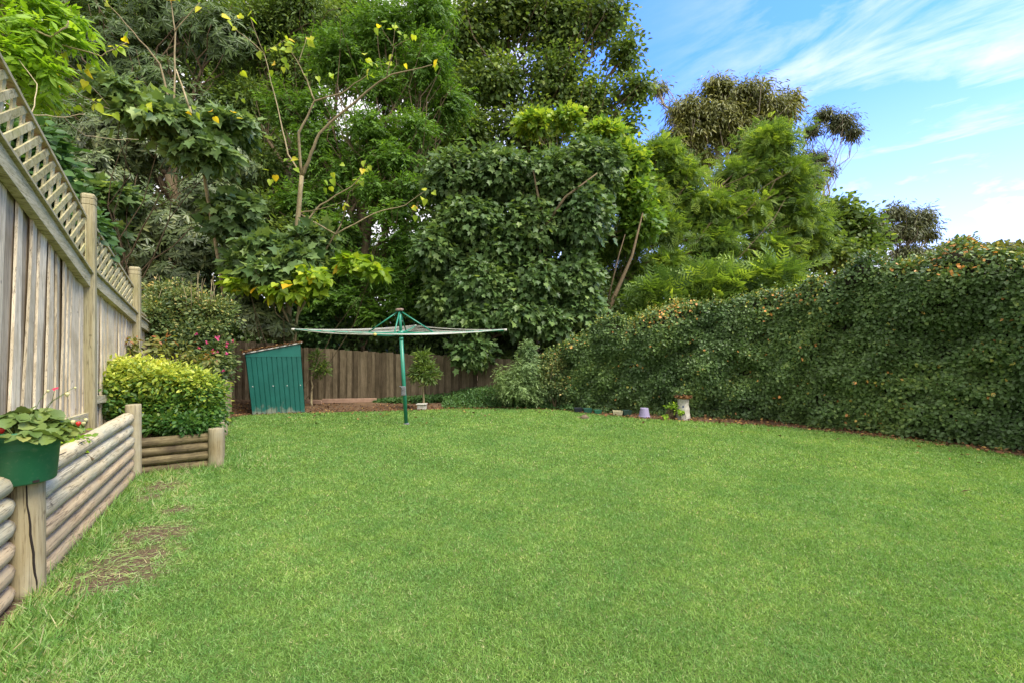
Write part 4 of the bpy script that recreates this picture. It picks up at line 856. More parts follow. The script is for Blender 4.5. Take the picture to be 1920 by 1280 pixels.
tree('coral_tree', 'dark blue-green broad-leaved tree reaching the ground behind the clothes line', 'tree', GB, gp(985, 13.4), P(985, 520, 13.2),
     [(*l[:5], l[5] * 1.16, l[6]) for l in [Lb(940, 330, 13, 80, 50, 1.2), Lb(850, 340, 13, 60, 50, 1.1), Lb(1040, 340, 13, 70, 55, 1.1), Lb(880, 420, 12.6, 80, 40, 1.1), Lb(990, 430, 12.8, 70, 50, 1.1), Lb(1090, 410, 12.8, 60, 60, 1.1), Lb(820, 470, 12.3, 45, 40, .9), Lb(900, 530, 12.3, 60, 40, .9), Lb(1000, 530, 12.6, 60, 50, .9), Lb(1075, 520, 12.8, 45, 50, .9), Lb(960, 590, 12.2, 70, 30, .7), Lb(880, 600, 12, 40, 26, .6), Lb(1035, 605, 12.3, 40, 34, .6), Lb(885, 655, 11.9, 40, 32, .45), Lb(930, 470, 12.8, 70, 40, .9), Lb(960, 540, 12.7, 60, 40, .8), Lb(830, 560, 12.3, 36, 40, .6), Lb(1090, 580, 12.7, 40, 40, .6), Lb(1110, 320, 13.2, 60, 50, 1)]],
     .20, 108, 11500, 8, .22, 'lobed', .155, 'lf_coral', 'bark', twigs=5, droop=.55, inner=.5, bump=.75,
     extra=((([P(1010, 500, 12.6), P(1015, 400, 12.2), P(1000, 320, 12.2)]), [.05, .04, .02]), (([P(1012, 440, 12.2), P(1060, 370, 12.0), P(1120, 325, 12)]), [.045, .035, .015])))
tree('coral_tree', 'fresh yellow-green broad-leaved top growing above the blue-green tree', 'tree', GB, gp(1080, 15.5), P(1080, 400, 15.3),
     [Lb(1000, 235, 14.6, 36, 18, .6), Lb(1060, 225, 14.6, 26, 16, .5), Lb(1130, 260, 15, 50, 26, .8), Lb(1170, 310, 15, 50, 40, .9), Lb(1180, 370, 15, 50, 40, .9), Lb(1200, 420, 15, 40, 40, .9)],
     .12, 109, 1500, 8, .26, 'lobed', .17, 'lf_coraltop', 'palebark', twigs=6, droop=.2, topvar=.4)
tree('jacaranda', 'feathery fresh green tree rising behind the middle of the hedge', 'tree', GB, gp(1120, 16), P(1165, 530, 16),
     [Lb(1440, 275, 18.5, 70, 46, 1.2), Lb(1240, 300, 17.5, 50, 50, 1), Lb(1210, 380, 17, 60, 50, 1), Lb(1340, 400, 17.5, 80, 50, 1.1), Lb(1470, 370, 18.3, 60, 50, 1.2), Lb(1510, 450, 18.5, 50, 50, 1.1), Lb(1390, 330, 18.3, 60, 32, 1.1), Lb(1480, 330, 18.3, 50, 36, 1.1), Lb(1280, 330, 17.5, 36, 40, .9), Lb(1300, 390, 17.5, 60, 34, 1), Lb(1400, 400, 18, 70, 36, 1.2), Lb(1490, 410, 18, 45, 40, 1), Lb(1240, 430, 16.8, 60, 34, 1), Lb(1340, 460, 17, 75, 34, 1.1), Lb(1440, 470, 17.5, 65, 34, 1), Lb(1250, 500, 16.3, 60, 34, 1), Lb(1360, 520, 16.5, 60, 26, .9), Lb(1180, 560, 15.5, 50, 36, .8), Lb(1170, 450, 16, 45, 40, .9), Lb(1130, 540, 16.5, 60, 60, .8), Lb(1120, 460, 16.5, 50, 50, .8), Lb(1200, 520, 16.5, 60, 50, .8)],
     .17, 110, 6500, 6, .34, 'frond', .36, 'lf_jac', 'bark', twigs=6, mode='spray', droop=.3, inner=.55, topvar=.25, vs=.24, ragged=True,
     extra=((([P(1118, 640, 13.5), P(1150, 560, 13.7), P(1185, 480, 14), P(1205, 400, 14.2)]), [.085, .07, .045, .02]), (([P(1135, 590, 13.6), P(1145, 540, 13.3), P(1160, 480, 13.3), P(1172, 440, 13.4)]), [.03, .026, .02, .01])))
tree('gum_tree', 'large olive-brown gum tree behind the feathery green tree', 'tree', GB, gp(1370, 29), P(1350, 330, 28.5),
     [Lb(1345, 165, 28, 40, 26, 1.3), Lb(1340, 215, 28, 70, 45, 1.6), Lb(1430, 210, 28, 60, 50, 1.8), Lb(1390, 250, 28, 90, 50, 1.8), Lb(1290, 260, 28, 60, 50, 1.6), Lb(1290, 210, 28, 50, 36, 1.6), Lb(1400, 180, 28, 60, 34, 1.8), Lb(1460, 215, 28, 40, 45, 1.5), Lb(1360, 235, 28, 60, 40, 1.8), Lb(1430, 265, 28, 50, 40, 1.5), Lb(1260, 270, 28, 40, 40, 1.4), Lb(1235, 165, 28.5, 12, 14, .6), Lb(1310, 300, 28, 40, 30, 1.2), Lb(1480, 190, 28, 20, 30, .9)],
     .36, 111, 7000, 9, .45, 'lance', .30, 'lf_euc', 'gumbark', twigs=16, droop=1.0, limbr=.4, bump=.5, vs=.28, ragged=True)
tree('gum_tree', 'thin gum tree with a round tuft standing clear against the blue sky', 'tree', GB, gp(1490, 32), P(1505, 430, 32),
     [Lb(1575, 230, 32, 42, 30, 1.2), Lb(1515, 300, 32, 24, 34, .9), Lb(1530, 345, 32, 20, 20, .8), Lb(1545, 215, 32, 24, 16, .9), Lb(1522, 245, 32, 18, 20, .8), Lb(1600, 250, 32, 18, 17, .8), Lb(1535, 300, 32, 22, 26, .9), Lb(1520, 330, 32, 16, 22, .8), Lb(1555, 320, 32, 8, 16, .5)],
     .14, 112, 1500, 9, .34, 'lance', .24, 'lf_gum', 'gumbark', twigs=9, droop=.9, limbr=.55, ragged=True)
tree('broadleaf_tree', 'dense dark green tree low behind the hedge left of the hazy gum', 'tree', GB, gp(1560, 24), P(1560, 520, 24),
     [Lb(1560, 395, 24, 50, 22, 1.3), Lb(1600, 420, 24, 50, 30, 1.4), Lb(1530, 430, 24, 50, 36, 1.4), Lb(1560, 475, 23.5, 80, 34, 1.6), Lb(1620, 460, 24, 40, 32, 1.2), Lb(1480, 490, 23.5, 60, 34, 1.5)],
     .22, 113, 1300, 10, .45, 'wide', .24, 'lf_mid', twigs=8, droop=.2)
tree('gum_tree', 'hazy brownish gum tree beyond the hedge under the low clouds', 'tree', GB, gp(1690, 42), P(1695, 470, 42),
     [Lb(1675, 398, 42, 30, 22, 1.6), Lb(1720, 420, 42, 40, 30, 1.6), Lb(1640, 430, 42, 24, 30, 1.4), Lb(1725, 405, 42, 30, 20, 1.6), Lb(1700, 435, 42, 45, 24, 1.8), Lb(1660, 440, 42, 30, 28, 1.5), Lb(1740, 440, 42, 14, 14, 1), Lb(1700, 475, 42, 60, 22, 1.8)],
     .28, 114, 1500, 9, .55, 'lance', .38, 'lf_gum', 'gumbark', twigs=10, droop=.9, ragged=True)
for i, (px, py, rx, lab) in enumerate(((1790, 472, 36, 'flat-topped distant tree just right of the hazy gum'), (1860, 474, 34, 'distant tree showing above the hedge top, middle of the far row'), (1910, 472, 30, 'distant tree at the right edge of the photo above the hedge'))):
    tree('distant_tree', lab, 'tree', 'far trees above the hedge', gp(px, 55), P(px, 500, 55), [Lb(px, py, 55, rx, 12, 2.5), Lb(px + 8, py + 18, 55, rx, 14, 2.5)], .25, 120 + i, 330, 9, .6, 'wide', .5, 'lf_euc', twigs=4)
# broad-leaved saplings left of centre, in front of the fence line trees
tree('mulberry_tree', 'large-leaved pale green tree above the shed with yellow leaves at its fringe', 'tree', None, gp(545, 11.6), P(545, 560, 11.5),
     [Lb(500, 470, 11, 65, 28, .8), Lb(440, 430, 11.2, 55, 28, .8), Lb(560, 490, 10.9, 50, 28, .7), Lb(520, 515, 10.6, 70, 24, .7), Lb(470, 500, 10.9, 50, 26, .7), Lb(590, 450, 11.3, 40, 22, .6)],
     .12, 130, 900, 7, .2, 'lobed', .22, 'lf_mul', 'palebark', twigs=4, droop=.35, vs=.25)
g = shrub('mulberry_tree', 'yellow-green leafy branch drooping over the shed roof', 'tree', None, gp(560, 11.2),
     [Lb(545, 545, 10.4, 65, 18, .5), Lb(590, 520, 10.4, 36, 16, .4), Lb(460, 535, 10.5, 34, 14, .4), Lb(660, 495, 10.8, 30, 14, .4), Lb(700, 510, 10.8, 26, 10, .4)], 131, 190, 6, .15, 'heart', .17, 'lf_yellow', stems=1, droop=.5, vs=.22)
tree('mulberry_tree', 'large-leaved dark green branches hanging over the lattice fence at upper left', 'tree', None, gp(230, 10.4), P(220, 500, 10.3),
     [Lb(300, 230, 9.2, 90, 22, .7), Lb(380, 290, 9.6, 70, 22, .6), Lb(230, 180, 9, 60, 20, .6), Lb(200, 370, 10.6, 50, 30, .7), Lb(190, 440, 10.8, 40, 26, .6), Lb(430, 240, 10, 50, 20, .6), Lb(440, 390, 10.8, 50, 26, .6)],
     .05, 132, 900, 7, .2, 'lobed', .20, 'lf_mul', 'bark', twigs=3, droop=.35, vs=.2)
# sparse coral tree whose bare limbs carry single yellow leaves
def bare_tree():
    base = P(545, 700, 12.2); base.z = 0; g = empty('bare_branched_tree', base, 'sparse pale-limbed tree with a few yellow leaves in front of the bright green tree', 'tree')
    mb = MB(); d = 10.6; rr = random.Random(3)
    br = [([(545, 700, 12.2), (542, 600, 11.6), (540, 560, 11.4), (556, 440, 11), (566, 330, 10.8)], .085, .05),
          ([(566, 330, 10.8), (580, 300, 10.7), (598, 250, 10.6), (690, 170, 10.4), (735, 140, 10.2), (810, 122, 10)], .045, .008),
          ([(566, 330, 10.8), (560, 250, 10.6), (590, 190, 10.5), (640, 175, 10.3), (690, 140, 10.2)], .035, .006),
          ([(590, 190, 10.5), (575, 150, 10.4), (560, 120, 10.3), (540, 90, 10.2)], .018, .005), ([(560, 120, 10.3), (575, 70, 10.2)], .01, .004),
          ([(725, 145, 10.2), (738, 90, 10.1), (772, 70, 10)], .012, .004), ([(738, 90, 10.1), (716, 52, 10)], .008, .003), ([(738, 90, 10.1), (740, 55, 10)], .008, .003),
          ([(566, 330, 10.8), (540, 290, 10.7), (520, 200, 10.6), (495, 100, 10.5)], .025, .006), ([(495, 100, 10.5), (470, 35, 10.4)], .01, .004), ([(495, 100, 10.5), (430, 45, 10.3)], .01, .004), ([(495, 100, 10.5), (535, 75, 10.4)], .01, .004),
          ([(556, 440, 11), (600, 385, 10.9), (660, 350, 10.7), (685, 318, 10.6)], .025, .005), ([(556, 400, 11), (590, 395, 10.9), (640, 380, 10.8)], .018, .004),
          ([(640, 420, 11), (655, 360, 10.8), (680, 340, 10.7)], .014, .004), ([(630, 440, 11), (700, 400, 10.9), (760, 385, 10.8), (795, 360, 10.7)], .018, .004), ([(560, 400, 11), (630, 440, 11)], .02, .016),
          ([(330, 240, 9.4), (300, 120, 9.3), (250, 60, 9.2), (195, 0, 9.1)], .022, .006), ([(326, 220, 9.4), (328, 60, 9.3), (318, -10, 9.2)], .02, .008), ([(328, 60, 9.3), (375, 5, 9.2)], .012, .006), ([(355, 200, 9.4), (330, 130, 9.4)], .02, .012), ([(420, 560, 11.5), (380, 300, 10), (355, 200, 9.4)], .05, .02),
          ([(545, 560, 11.4), (500, 480, 11.2), (470, 440, 11)], .035, .015), ([(545, 520, 11.3), (610, 470, 11.1), (640, 420, 11)], .035, .014)]
    tips = []
    for pts, r0, r1 in br:
        p3 = [P(*p) for p in pts]; full = []
        for i in range(len(p3) - 1):
            for k in range(4): full.append(p3[i].lerp(p3[i + 1], k / 4) + Vector((rr.uniform(-1, 1), rr.uniform(-1, 1), rr.uniform(-1, 1))) * .012)
        full.append(p3[-1]); m_ = len(full) - 1; mb.tube(full, [r0 + (r1 - r0) * i / m_ for i in range(m_ + 1)], 7, rr.random())
        if r1 < .01: tips.append(p3[-1])
    full = [P(545, 700, 12.2)]
    mb.build('trunk', M['palebark'], g, True)
    rng = np.random.default_rng(6); pos = []
    for t_ in tips:
        for k in range(rng.integers(2, 6)): pos.append(np.array(t_) + rng.normal(size=3) * .07)
    for (px, py) in ((520, 130), (530, 110), (500, 125), (450, 130), (520, 90), (700, 120), (690, 110), (585, 145), (620, 140), (500, 325), (515, 335), (450, 180), (440, 215), (735, 115), (755, 110), (800, 375), (640, 300), (610, 345), (470, 300), (625, 335), (780, 395), (545, 300)):
        for k in range(rng.integers(1, 4)): pos.append(np.array(P(px, py, 10.4)) + rng.normal(size=3) * .06)
    pos = np.array(pos); n = len(pos)
    leaves_mesh('crown', 'heart', pos, rng.normal(size=(n, 3)) * .5 + np.array([0, 0, -.5]), rng.normal(size=(n, 3)) * .4 + np.array([0, -1, .4]), rng.uniform(.1, .17, n), rng.uniform(.35, 1, n), M['lf_yellow'], g)
bare_tree()
# low shrubs behind the back fence, filling the dark understorey
for i, (px, d, lb, lab, lm) in enumerate((
    (480, 13.6, [Lb(430, 620, 13.6, 70, 40, .6), Lb(520, 640, 13.6, 60, 30, .6)], 'dark bush behind the back fence, left of the shed', 'lf_dark'),
    (610, 13.8, [Lb(600, 620, 13.8, 70, 40, .6), Lb(560, 590, 14, 60, 40, .6), Lb(620, 560, 14.2, 60, 50, .6)], 'dark bush behind the fence between shed and clothes line', 'lf_cover'),
    (720, 13.8, [Lb(700, 630, 13.8, 80, 36, .6), Lb(800, 640, 13.8, 70, 36, .6), Lb(800, 570, 14.2, 70, 60, .7), Lb(760, 500, 14.6, 60, 60, .7)], 'dark bush showing over the fence under the clothes line hub', 'lf_dark'),
    (880, 13.9, [Lb(880, 640, 13.9, 80, 50, .6), Lb(960, 620, 13.9, 90, 60, .7), Lb(900, 540, 14.4, 80, 60, .7), Lb(990, 520, 14.4, 80, 70, .7)], 'dark bush over the right end of the back fence', 'lf_dark'),
    (1090, 13.8, [Lb(1060, 620, 13.8, 60, 60, .7), Lb(1130, 600, 14, 70, 50, .7), Lb(1080, 530, 14.4, 70, 60, .7), Lb(1200, 590, 14.5, 60, 40, .6)], 'dark bush behind the cone-shaped shrub', 'lf_dark'),
    (300, 14.0, [Lb(250, 560, 14, 110, 90, .7), Lb(400, 560, 14, 90, 80, .7)], 'dark bush behind the flowering shrub', 'lf_dark'))):
    v = gp(px, d); shrub('understory_shrub', lab, 'shrub', 'dark bushes behind the back fence', v, lb, 140 + i, 1500, 9, .22, 'wide', .12, lm, stems=2)
for i, (px, py, d, rx, ry, lab) in enumerate(((1240, 555, 13.2, 60, 26, 'feathery fern-leaved plant behind the low left part of the hedge'), (1340, 535, 13.0, 60, 24, 'feathery fern-leaved plant behind the middle of the hedge'), (1450, 520, 12.8, 50, 22, 'feathery fern-leaved plant tip showing where the hedge rises'))):
    shrub('fern_shrub', lab, 'shrub', 'fern leaved plants behind the hedge', gp(px, d), [Lb(px, py, d, rx, ry, .6), Lb(px, py + 50, d, rx * 1.2, 45, .6)], 150 + i, 150, 7, .3, 'frond', .5, 'lf_jac', droop=-.1)
# far green mass low behind everything
rng = np.random.default_rng(77)
lb = [(x, 26 + abs(x) * .12, 1.5, 3.2, 1.6, 2.6 + .8 * math.sin(x * 1.3), 1) for x in range(-36, 30, 4)]
c, u = clumps(rng, lb, 9000); n = 9000 * 4; pp = np.repeat(c, 4, 0) + rng.normal(size=(n, 3)) * .25
o = leaves_mesh('distant_thicket', 'wide', pp, rng.normal(size=(n, 3)), rng.normal(size=(n, 3)) * .5 + np.array([0, -.5, .8]), rng.uniform(.3, .5, n), rng.normal(.4, .2, n), M['lf_dark']); tag(o, 'dark thicket closing the view low down behind the trees', 'thicket', None, 'stuff')

# overhanging branches at top left, beyond the lattice fence
def overhang():
    base = (-6.6, 5.6, 0); g = empty('vine_tree', base, 'light green leafy branches leaning over the lattice at the top left corner', 'tree')
    rng = np.random.default_rng(90)
    lobes = [Lb(60, 60, 5.2, 70, 45, .4), Lb(120, 30, 5.4, 45, 40, .35), Lb(40, 110, 5.0, 50, 40, .35), Lb(90, 140, 5.2, 34, 24, .25), Lb(20, -20, 5.2, 90, 50, .4), Lb(70, 190, 5.4, 40, 22, .2), Lb(-40, 60, 5.0, 60, 80, .4), Lb(150, 80, 5.4, 24, 20, .2)]
    crown('crown', rng, lobes, 330, 9, .14, 'narrow', .13, M['lf_yellow2'], g, mode='pinnate', droop=.3, vs=.15)
    mb = MB(); rr = random.Random(1)
    for pts, r0, r1 in (([(-120, 560, 5.7), (-60, 300, 5.4), (0, 60, 5.2), (20, -40, 5.1)], .05, .02), ([(0, 30, 5.2), (60, 55, 5.1), (95, 70, 5.1), (125, 50, 5.1), (128, 40, 5.1)], .014, .006), ([(-10, 80, 5.2), (100, 80, 5.3), (190, 105, 5.4), (238, 80, 5.4)], .012, .004),
                        ([(0, 165, 4.4), (30, 195, 4.3), (55, 215, 4.2), (120, 220, 4.4), (160, 215, 4.5)], .006, .003), ([(-5, 185, 4.3), (40, 210, 4.2), (62, 220, 4.2)], .006, .004), ([(80, 105, 5.4), (150, 180, 5.8), (205, 205, 6.1)], .008, .005), ([(100, 95, 5.4), (160, 150, 5.8), (205, 200, 6.2)], .008, .005),
                        ([(60, 215, 4.2), (72, 160, 4.6), (20, 90, 5.0)], .005, .003), ([(120, 222, 5.6), (160, 255, 6), (220, 262, 6.3), (260, 262, 6.5)], .007, .003), ([(0, 0, 5.2), (10, 120, 5), (2, 220, 4.9)], .018, .01)):
        p3 = [P(*p) for p in pts]; full = []
        for i in range(len(p3) - 1):
            for k in range(4): full.append(p3[i].lerp(p3[i + 1], k / 4) + Vector((rr.uniform(-1, 1), rr.uniform(-1, 1), rr.uniform(-1, 1))) * .008)
        full.append(p3[-1]); m_ = len(full) - 1; mb.tube(full, [r0 + (r1 - r0) * i / m_ for i in range(m_ + 1)], 6, rr.random())
    mb.build('trunk', M['palebark'], g, True)
    pos = []; 
    for px, py in ((125, 105), (135, 118), (155, 130), (175, 132), (115, 140), (105, 150), (128, 150), (160, 155), (88, 185), (98, 195), (120, 195), (130, 200), (143, 205), (175, 195), (185, 192), (205, 210), (140, 175), (70, 200), (355, 208), (368, 205), (395, 213), (440, 215), (270, 205), (284, 205), (235, 75), (220, 85), (205, 90), (228, 90), (160, 170)):
        for k in range(2): pos.append(np.array(P(px, py, 5.6 if px < 260 else 7.5)) + rng.normal(size=3) * .03)
    pos = np.array(pos); n = len(pos)
    leaves_mesh('yellow_leaves', 'heart', pos, rng.normal(size=(n, 3)) * .6 + np.array([0, 0, -.4]), rng.normal(size=(n, 3)) * .35 + np.array([0, -1, .5]), rng.uniform(.07, .12, n), rng.uniform(.45, 1, n), M['lf_yellow'], g)
M['lf_yellow2'] = leaf_mat('light green leaf', g1((.08, .19, .015), (.17, .34, .03), (.30, .46, .06)), .5, .45, gain=1.2)
overhang()

# ------------------------------------------------------------------ strawberry pot on the thick post
def pot():
    c = Vector((-2.86, 2.66, .668)); g = empty('flower_pot', c, 'round dark green plastic pot standing on the thick split log post', 'pot')
    M['pot'] = plain_mat('green plastic', (.014, .12, .05), .48, (.02, .14, .06), 7, .45, 0, .05, (.10, .17, .10))
    mb = MB(); mb.lathe(c, [(0, 0), (.135, 0), (.142, .008), (.160, .235), (.163, .238), (.163, .246), (.170, .25), (.176, .275), (.176, .30), (.172, .303), (.166, .30), (.162, .25), (.14, .02)], 48); mb.build('body', M['pot'], g, True)
    mb = MB(); mb.lathe(c, [(.0, .245), (.1635, .245)], 32); mb.build('potting_soil', M['soil'], g)
    for an in (-72, -22, -125):
        mb = MB(); a = R(an); p = c + Vector((math.cos(a) * .143, math.sin(a) * .143, .014)); mb.frame_box(p, Vector((-math.sin(a), math.cos(a), 0)) * .014, Vector((math.cos(a), math.sin(a), 0)) * .004, Vector((0, 0, .007))); mb.build('drain_hole', M['crack'], g)
    s = empty('strawberry_plant', c + Vector((0, 0, .245)), 'strawberry plant with rounded leaves and red berries in the green pot', 'plant')
    rng = np.random.default_rng(12); rr = random.Random(12); st = MB(); pos = []; ax = []; nr = []; sz = []
    top = c + Vector((0, 0, .25))
    for i in range(58):
        a = rng.uniform(0, 6.28); r = rng.uniform(.05, .215) ; h = rng.uniform(.05, .10) + .05 * (r < .12) - max(0, r - .17) * .7
        e = top + Vector((math.cos(a) * r, math.sin(a) * r, h)); b = top + Vector((math.cos(a) * r * .3, math.sin(a) * r * .3, 0))
        st.tube([b, b.lerp(e, .5) + Vector((0, 0, .02)), e], [.0022, .002, .0015], 5, caps=False)
        for k in (-1, 0, 1):
            dr = a + k * 1.5 + rng.normal() * .15; pos.append(e); ax.append((math.cos(dr), math.sin(dr), -.38 + rng.normal() * .28)); nr.append((rng.normal() * .3 + math.cos(a) * .45, rng.normal() * .3 + math.sin(a) * .45, 1)); sz.append(rng.uniform(.055, .08))
    # rounded, toothed leaflet
    n = 11; v = [(0, 0, 0)]; 
    for i in range(2 * n + 1):
        th = math.pi * (-.5 + 0.06) + (2 * math.pi - .37) * i / (2 * n); rad = .46 * (1 + .05 * (1 if i % 2 else -1)); x = rad * math.cos(th) * .95; y = .5 + rad * math.sin(th); v.append((x, y, .34 * abs(x) - .35 * (y - .4) ** 2))
    f = [(0, i, i + 1) for i in range(1, 2 * n + 1)]
    T['straw'] = (np.array(v), f)
    M['lf_straw'] = leaf_mat('strawberry leaf', [(0, (.05, .11, .03)), (.5, (.11, .19, .06)), (.85, (.21, .29, .10)), (1, (.32, .30, .10))], .5, .25, gain=1.1)
    leaves_mesh('leaves', 'straw', np.array(pos), np.array(ax), np.array(nr), np.array(sz) * 1.2, rng.normal(.5, .2, len(pos)), M['lf_straw'], s)
    # fruit stalks
    M['berry'] = plain_mat('ripe berry', (.55, .02, .015), .3, (.45, .03, .02), 30); M['unripe'] = plain_mat('unripe berry', (.50, .46, .18), .4, (.55, .50, .28), 20)
    def berry(p, r, mat, nm='ripe_berry'):
        mb = MB(); mb.lathe(p, [(.002, -1.35 * r), (.45 * r, -1.1 * r), (.8 * r, -.5 * r), (r, .1 * r), (.85 * r, .6 * r), (.4 * r, .85 * r), (.0, .88 * r)], 12); mb.build(nm, M[mat], s, True)
        st.tube([p + Vector((0, 0, r * .8)), p.lerp(top + Vector((.03, 0, .05)), .45) + Vector((0, 0, .04)), top + Vector((.02, 0, .03))], .0014, 5)
    for px, py, d, r, m_ in ((147, 793, 2.66, .013, 'berry'), (157, 793, 2.72, .011, 'unripe'), (161, 786, 2.7, .010, 'unripe'), (3, 805, 2.52, .016, 'berry'), (126, 738, 2.7, .012, 'unripe'), (141, 726, 2.72, .007, 'unripe'), (90, 732, 2.7, .008, 'unripe'), (137, 790, 2.66, .012, 'unripe')): berry(P(px, py, d), r, m_, 'ripe_berry' if m_ == 'berry' else 'unripe_berry')
    st.tube([top + Vector((.05, 0, 0)), P(98, 750, 2.68), P(103, 728, 2.66)], .0013, 5)
    st.build('stalks', M['lf_straw'], s, True)
    mb = MB(); p = P(103, 728, 2.66)
    ps = np.array([np.array(p)] * 5); an = np.arange(5) * 1.257; leaves_mesh('flower', 'wide', ps, np.stack([np.cos(an), np.sin(an) * .5, np.sin(an) * .3], -1), np.tile([0, -.4, 1.], (5, 1)), np.full(5, .02), np.full(5, .9), leaf_mat('red petal', g1((.6, .02, .08), (.65, .03, .1), (.7, .04, .12)), .5, .3), s)
pot()
# small plants at the foot of the palings
shrub('evergreen_shrub', 'dark leafy shrub beyond the near bay of the lattice fence', 'shrub', None, (-5.6, 5.0, 0), [Lb(40, 300, 4.6, 70, 90, .4), Lb(95, 400, 4.9, 50, 90, .4), Lb(-20, 380, 4.3, 60, 130, .4), Lb(140, 440, 5.6, 40, 60, .4)], 97, 1500, 9, .14, 'wide', .09, 'lf_cover', stems=5)
b = P(150, 820, 3.6); b.z = .58
shrub('bedding_plant', 'low pale green bedding plant between the green pot and the fence post', 'plant', None, tuple(b), [Lb(140, 825, 3.55, 16, 24, .12), Lb(118, 835, 3.4, 12, 16, .1)], 95, 26, 8, .05, 'wide', .04, 'lf_yellow2', stems=4)

# ------------------------------------------------------------------ small things along the hedge foot
def trough(a, b, h, dp, col, label, kind='planter_tray', tilt=0.0):
    A, B = G(*a), G(*b); c = (A + B) / 2; u = (B - A).normalized(); L = (B - A).length / 2; nn = Vector((-u.y, u.x, 0))
    mb = MB(); t = .008
    o = lambda s, q_, z, k=1.0: c + u * s * L * k + nn * (dp * q_ * k + dp) + Vector((0, 0, z + .01))
    kb = .85
    outer = [o(-1, -1, 0, kb), o(1, -1, 0, kb), o(1, 1, 0, kb), o(-1, 1, 0, kb), o(-1, -1, h), o(1, -1, h), o(1, 1, h), o(-1, 1, h)]
    inner = [o(-1, -1, h, .9), o(1, -1, h, .9), o(1, 1, h, .9), o(-1, 1, h, .9), o(-1, -1, h * .4, .8), o(1, -1, h * .4, .8), o(1, 1, h * .4, .8), o(-1, 1, h * .4, .8)]
    mb.add(outer + inner, [(3, 2, 1, 0), (0, 1, 5, 4), (1, 2, 6, 5), (2, 3, 7, 6), (3, 0, 4, 7), (4, 5, 9, 8), (5, 6, 10, 9), (6, 7, 11, 10), (7, 4, 8, 11), (8, 9, 13, 12), (9, 10, 14, 13), (10, 11, 15, 14), (11, 8, 12, 15), (12, 13, 14, 15)])
    ob = mb.build(kind, plain_mat('tray ' + label[:12], col, .5, tuple(x * .75 for x in col), 15, .4, 0, 0, (.12, .09, .05))); tag(ob, label, 'planter', 'planter trays along the hedge foot'); return ob
trough((1077, 773), (1093, 773), .085, .09, (.012, .018, .03), 'near-black planter tray, leftmost of the row at the hedge foot')
trough((1095, 774), (1111, 774), .085, .09, (.02, .10, .07), 'teal green planter tray just right of the black one')
trough((1115, 776), (1129, 776), .075, .08, (.02, .13, .07), 'small bright green planter tray in the middle of the row')
trough((1149, 778.5), (1168, 779), .085, .08, (.50, .47, .30), 'cream planter tray at the hedge foot')
trough((1169, 779), (1185, 779), .10, .08, (.012, .05, .035), 'dark green planter tray touching the cream one')
c = G(1208.5, 783); c.y += .12; c.x += .03
mb = MB(); mb.lathe(c, [(.118, .0), (.118, .03), (.108, .034), (.082, .185), (.078, .19), (0, .19)], 28); M['purple'] = plain_mat('lilac plastic', (.30, .26, .42), .55, (.26, .23, .36), 6); o = mb.build('upturned_pot', M['purple'], None, False); tag(o, 'lilac plastic pot standing upside down at the hedge foot', 'pot')
# stone at the lawn edge
mb = MB(); c = G(1096, 784); rr = random.Random(4)
rings = [(.02, 1.0), (.05, .85), (.075, .45), (.08, .0)]
vs = []; nS = 12
for z, k in [(0, .95)] + rings: vs += [c + Vector((math.cos(2 * math.pi * i / nS) * .085 * k * rr.uniform(.85, 1.1), math.sin(2 * math.pi * i / nS) * .05 * k * rr.uniform(.85, 1.1), z * rr.uniform(.9, 1.1))) for i in range(nS)]
mb.add(vs, [(j * nS + i, j * nS + (i + 1) % nS, (j + 1) * nS + (i + 1) % nS, (j + 1) * nS + i) for j in range(4) for i in range(nS)])
M['rock'] = plain_mat('brown rock', (.13, .10, .065), .9, (.20, .15, .10), 20, .2, 0, .6); o = mb.build('stone', M['rock'], None, True); tag(o, 'small brown stone on the lawn edge before the black planter tray', 'stone')
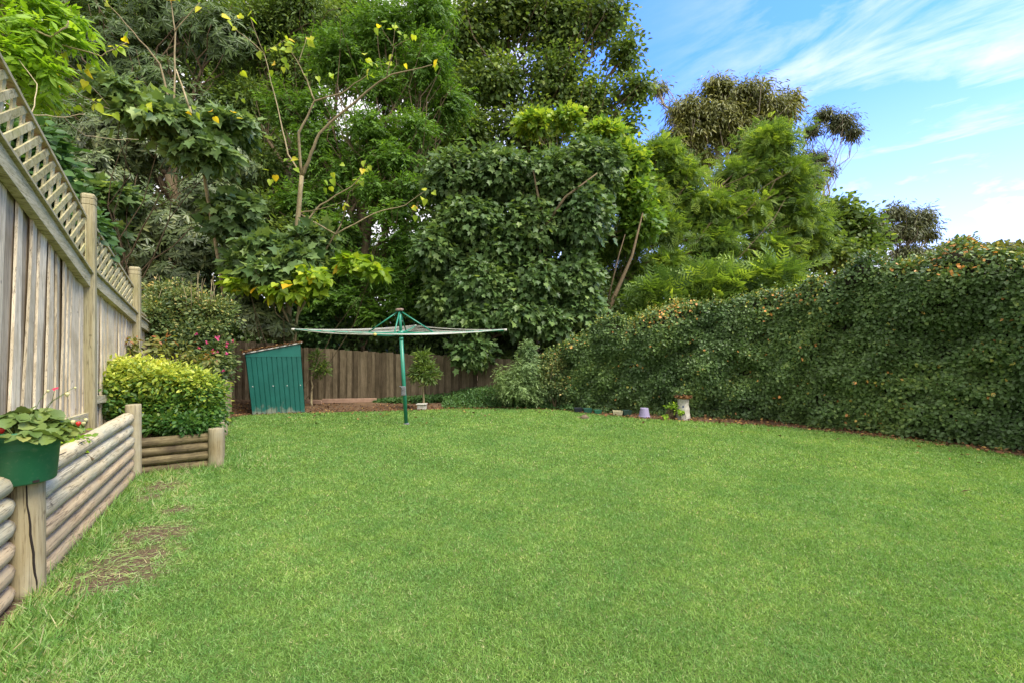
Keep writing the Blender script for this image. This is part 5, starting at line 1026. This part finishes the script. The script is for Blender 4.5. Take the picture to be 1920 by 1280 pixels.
# stone tower ornament with a leaf-filled dish
def tower():
    c = G(1284, 786); c.y += .14; c.x += .02; g = empty('stone_ornament', c, 'pale stone tower ornament with arched door and a dish of dead leaves on top', 'garden ornament')
    mb = MB(); rr = random.Random(7); prof = [(.140, -.02), (.135, .06), (.125, .12), (.12, .2), (.108, .27), (.104, .33), (.112, .37), (.112, .40), (0, .40)]
    n = 26; vs = []; 
    for r, z in prof: vs += [Vector((c.x + r * math.cos(2 * math.pi * k / n) * rr.uniform(.96, 1.05), c.y + r * math.sin(2 * math.pi * k / n) * rr.uniform(.96, 1.05), z)) for k in range(n)]
    mb.add(vs, [(i * n + k, i * n + (k + 1) % n, (i + 1) * n + (k + 1) % n, (i + 1) * n + k) for i in range(len(prof) - 1) for k in range(n)]); mb.build('tower', M['stone'], g)
    vd = Vector((-c.x, -c.y, 0)).normalized(); sd = Vector((-vd.y, vd.x, 0)); q0 = Vector((c.x, c.y, 0)) + vd * .128
    m_ = MB(); arch = [q0 + sd * .042 * math.cos(a_) * 1.0 + Vector((0, 0, .10 + .045 * math.sin(a_))) for a_ in [math.pi * i / 10 for i in range(11)]]
    m_.tube([q0 + sd * .042 + Vector((0, 0, .02))] + arch + [q0 - sd * .042 + Vector((0, 0, .02))], .009, 7); m_.build('door_arch', M['stone'], g, True)
    m_ = MB(); pts = [q0 - vd * .010 + sd * .038 * math.cos(a_) + Vector((0, 0, .10 + .04 * math.sin(a_))) for a_ in [math.pi * i / 10 for i in range(11)]] + [q0 - vd * .01 - sd * .038 + Vector((0, 0, .02)), q0 - vd * .01 + sd * .038 + Vector((0, 0, .02))]
    m_.add([p + vd * .012 for p in pts], [tuple(range(len(pts)))]); m_.build('door', plain_mat('door recess', (.16, .15, .13), .9), g)
    m_ = MB(); w_ = q0 - vd * .018; m_.tube([w_ + Vector((0, 0, .255)) + vd * .0, w_ + Vector((0, 0, .255)) + vd * .012], .018, 10); m_.build('window', plain_mat('blue glass bead', (.08, .10, .22), .3), g)
    m_ = MB(); m_.lathe((c.x, c.y, .40), [(0, 0), (.10, 0), (.165, .028), (.172, .036), (.155, .032), (0, .02)], 26); m_.build('dish', plain_mat('terracotta dish', (.34, .17, .08), .85, (.24, .12, .06), 14), g)
    def gen(rng, n): a = rng.uniform(0, 6.28, n); r = .16 * np.sqrt(rng.random(n)); return np.stack([c.x + r * np.cos(a), c.y + r * np.sin(a), .435 + rng.random(n) * .03], -1)
    litter('dish_leaves', 'dead leaves heaped in the dish of the stone ornament', 130, gen, .05, 13)
    b = G(1252, 785); b.y += .15
    shrub('potted_plant', 'yellow-green small-leaved plant left of the stone ornament', 'plant', None, tuple(b), [Lb(1262, 760, 9.2, 15, 9, .08), Lb(1275, 770, 9.1, 12, 9, .06), Lb(1248, 778, 9.1, 7, 6, .05)], 96, 26, 7, .035, 'wide', .05, 'lf_yellow2', stems=5)
tower()
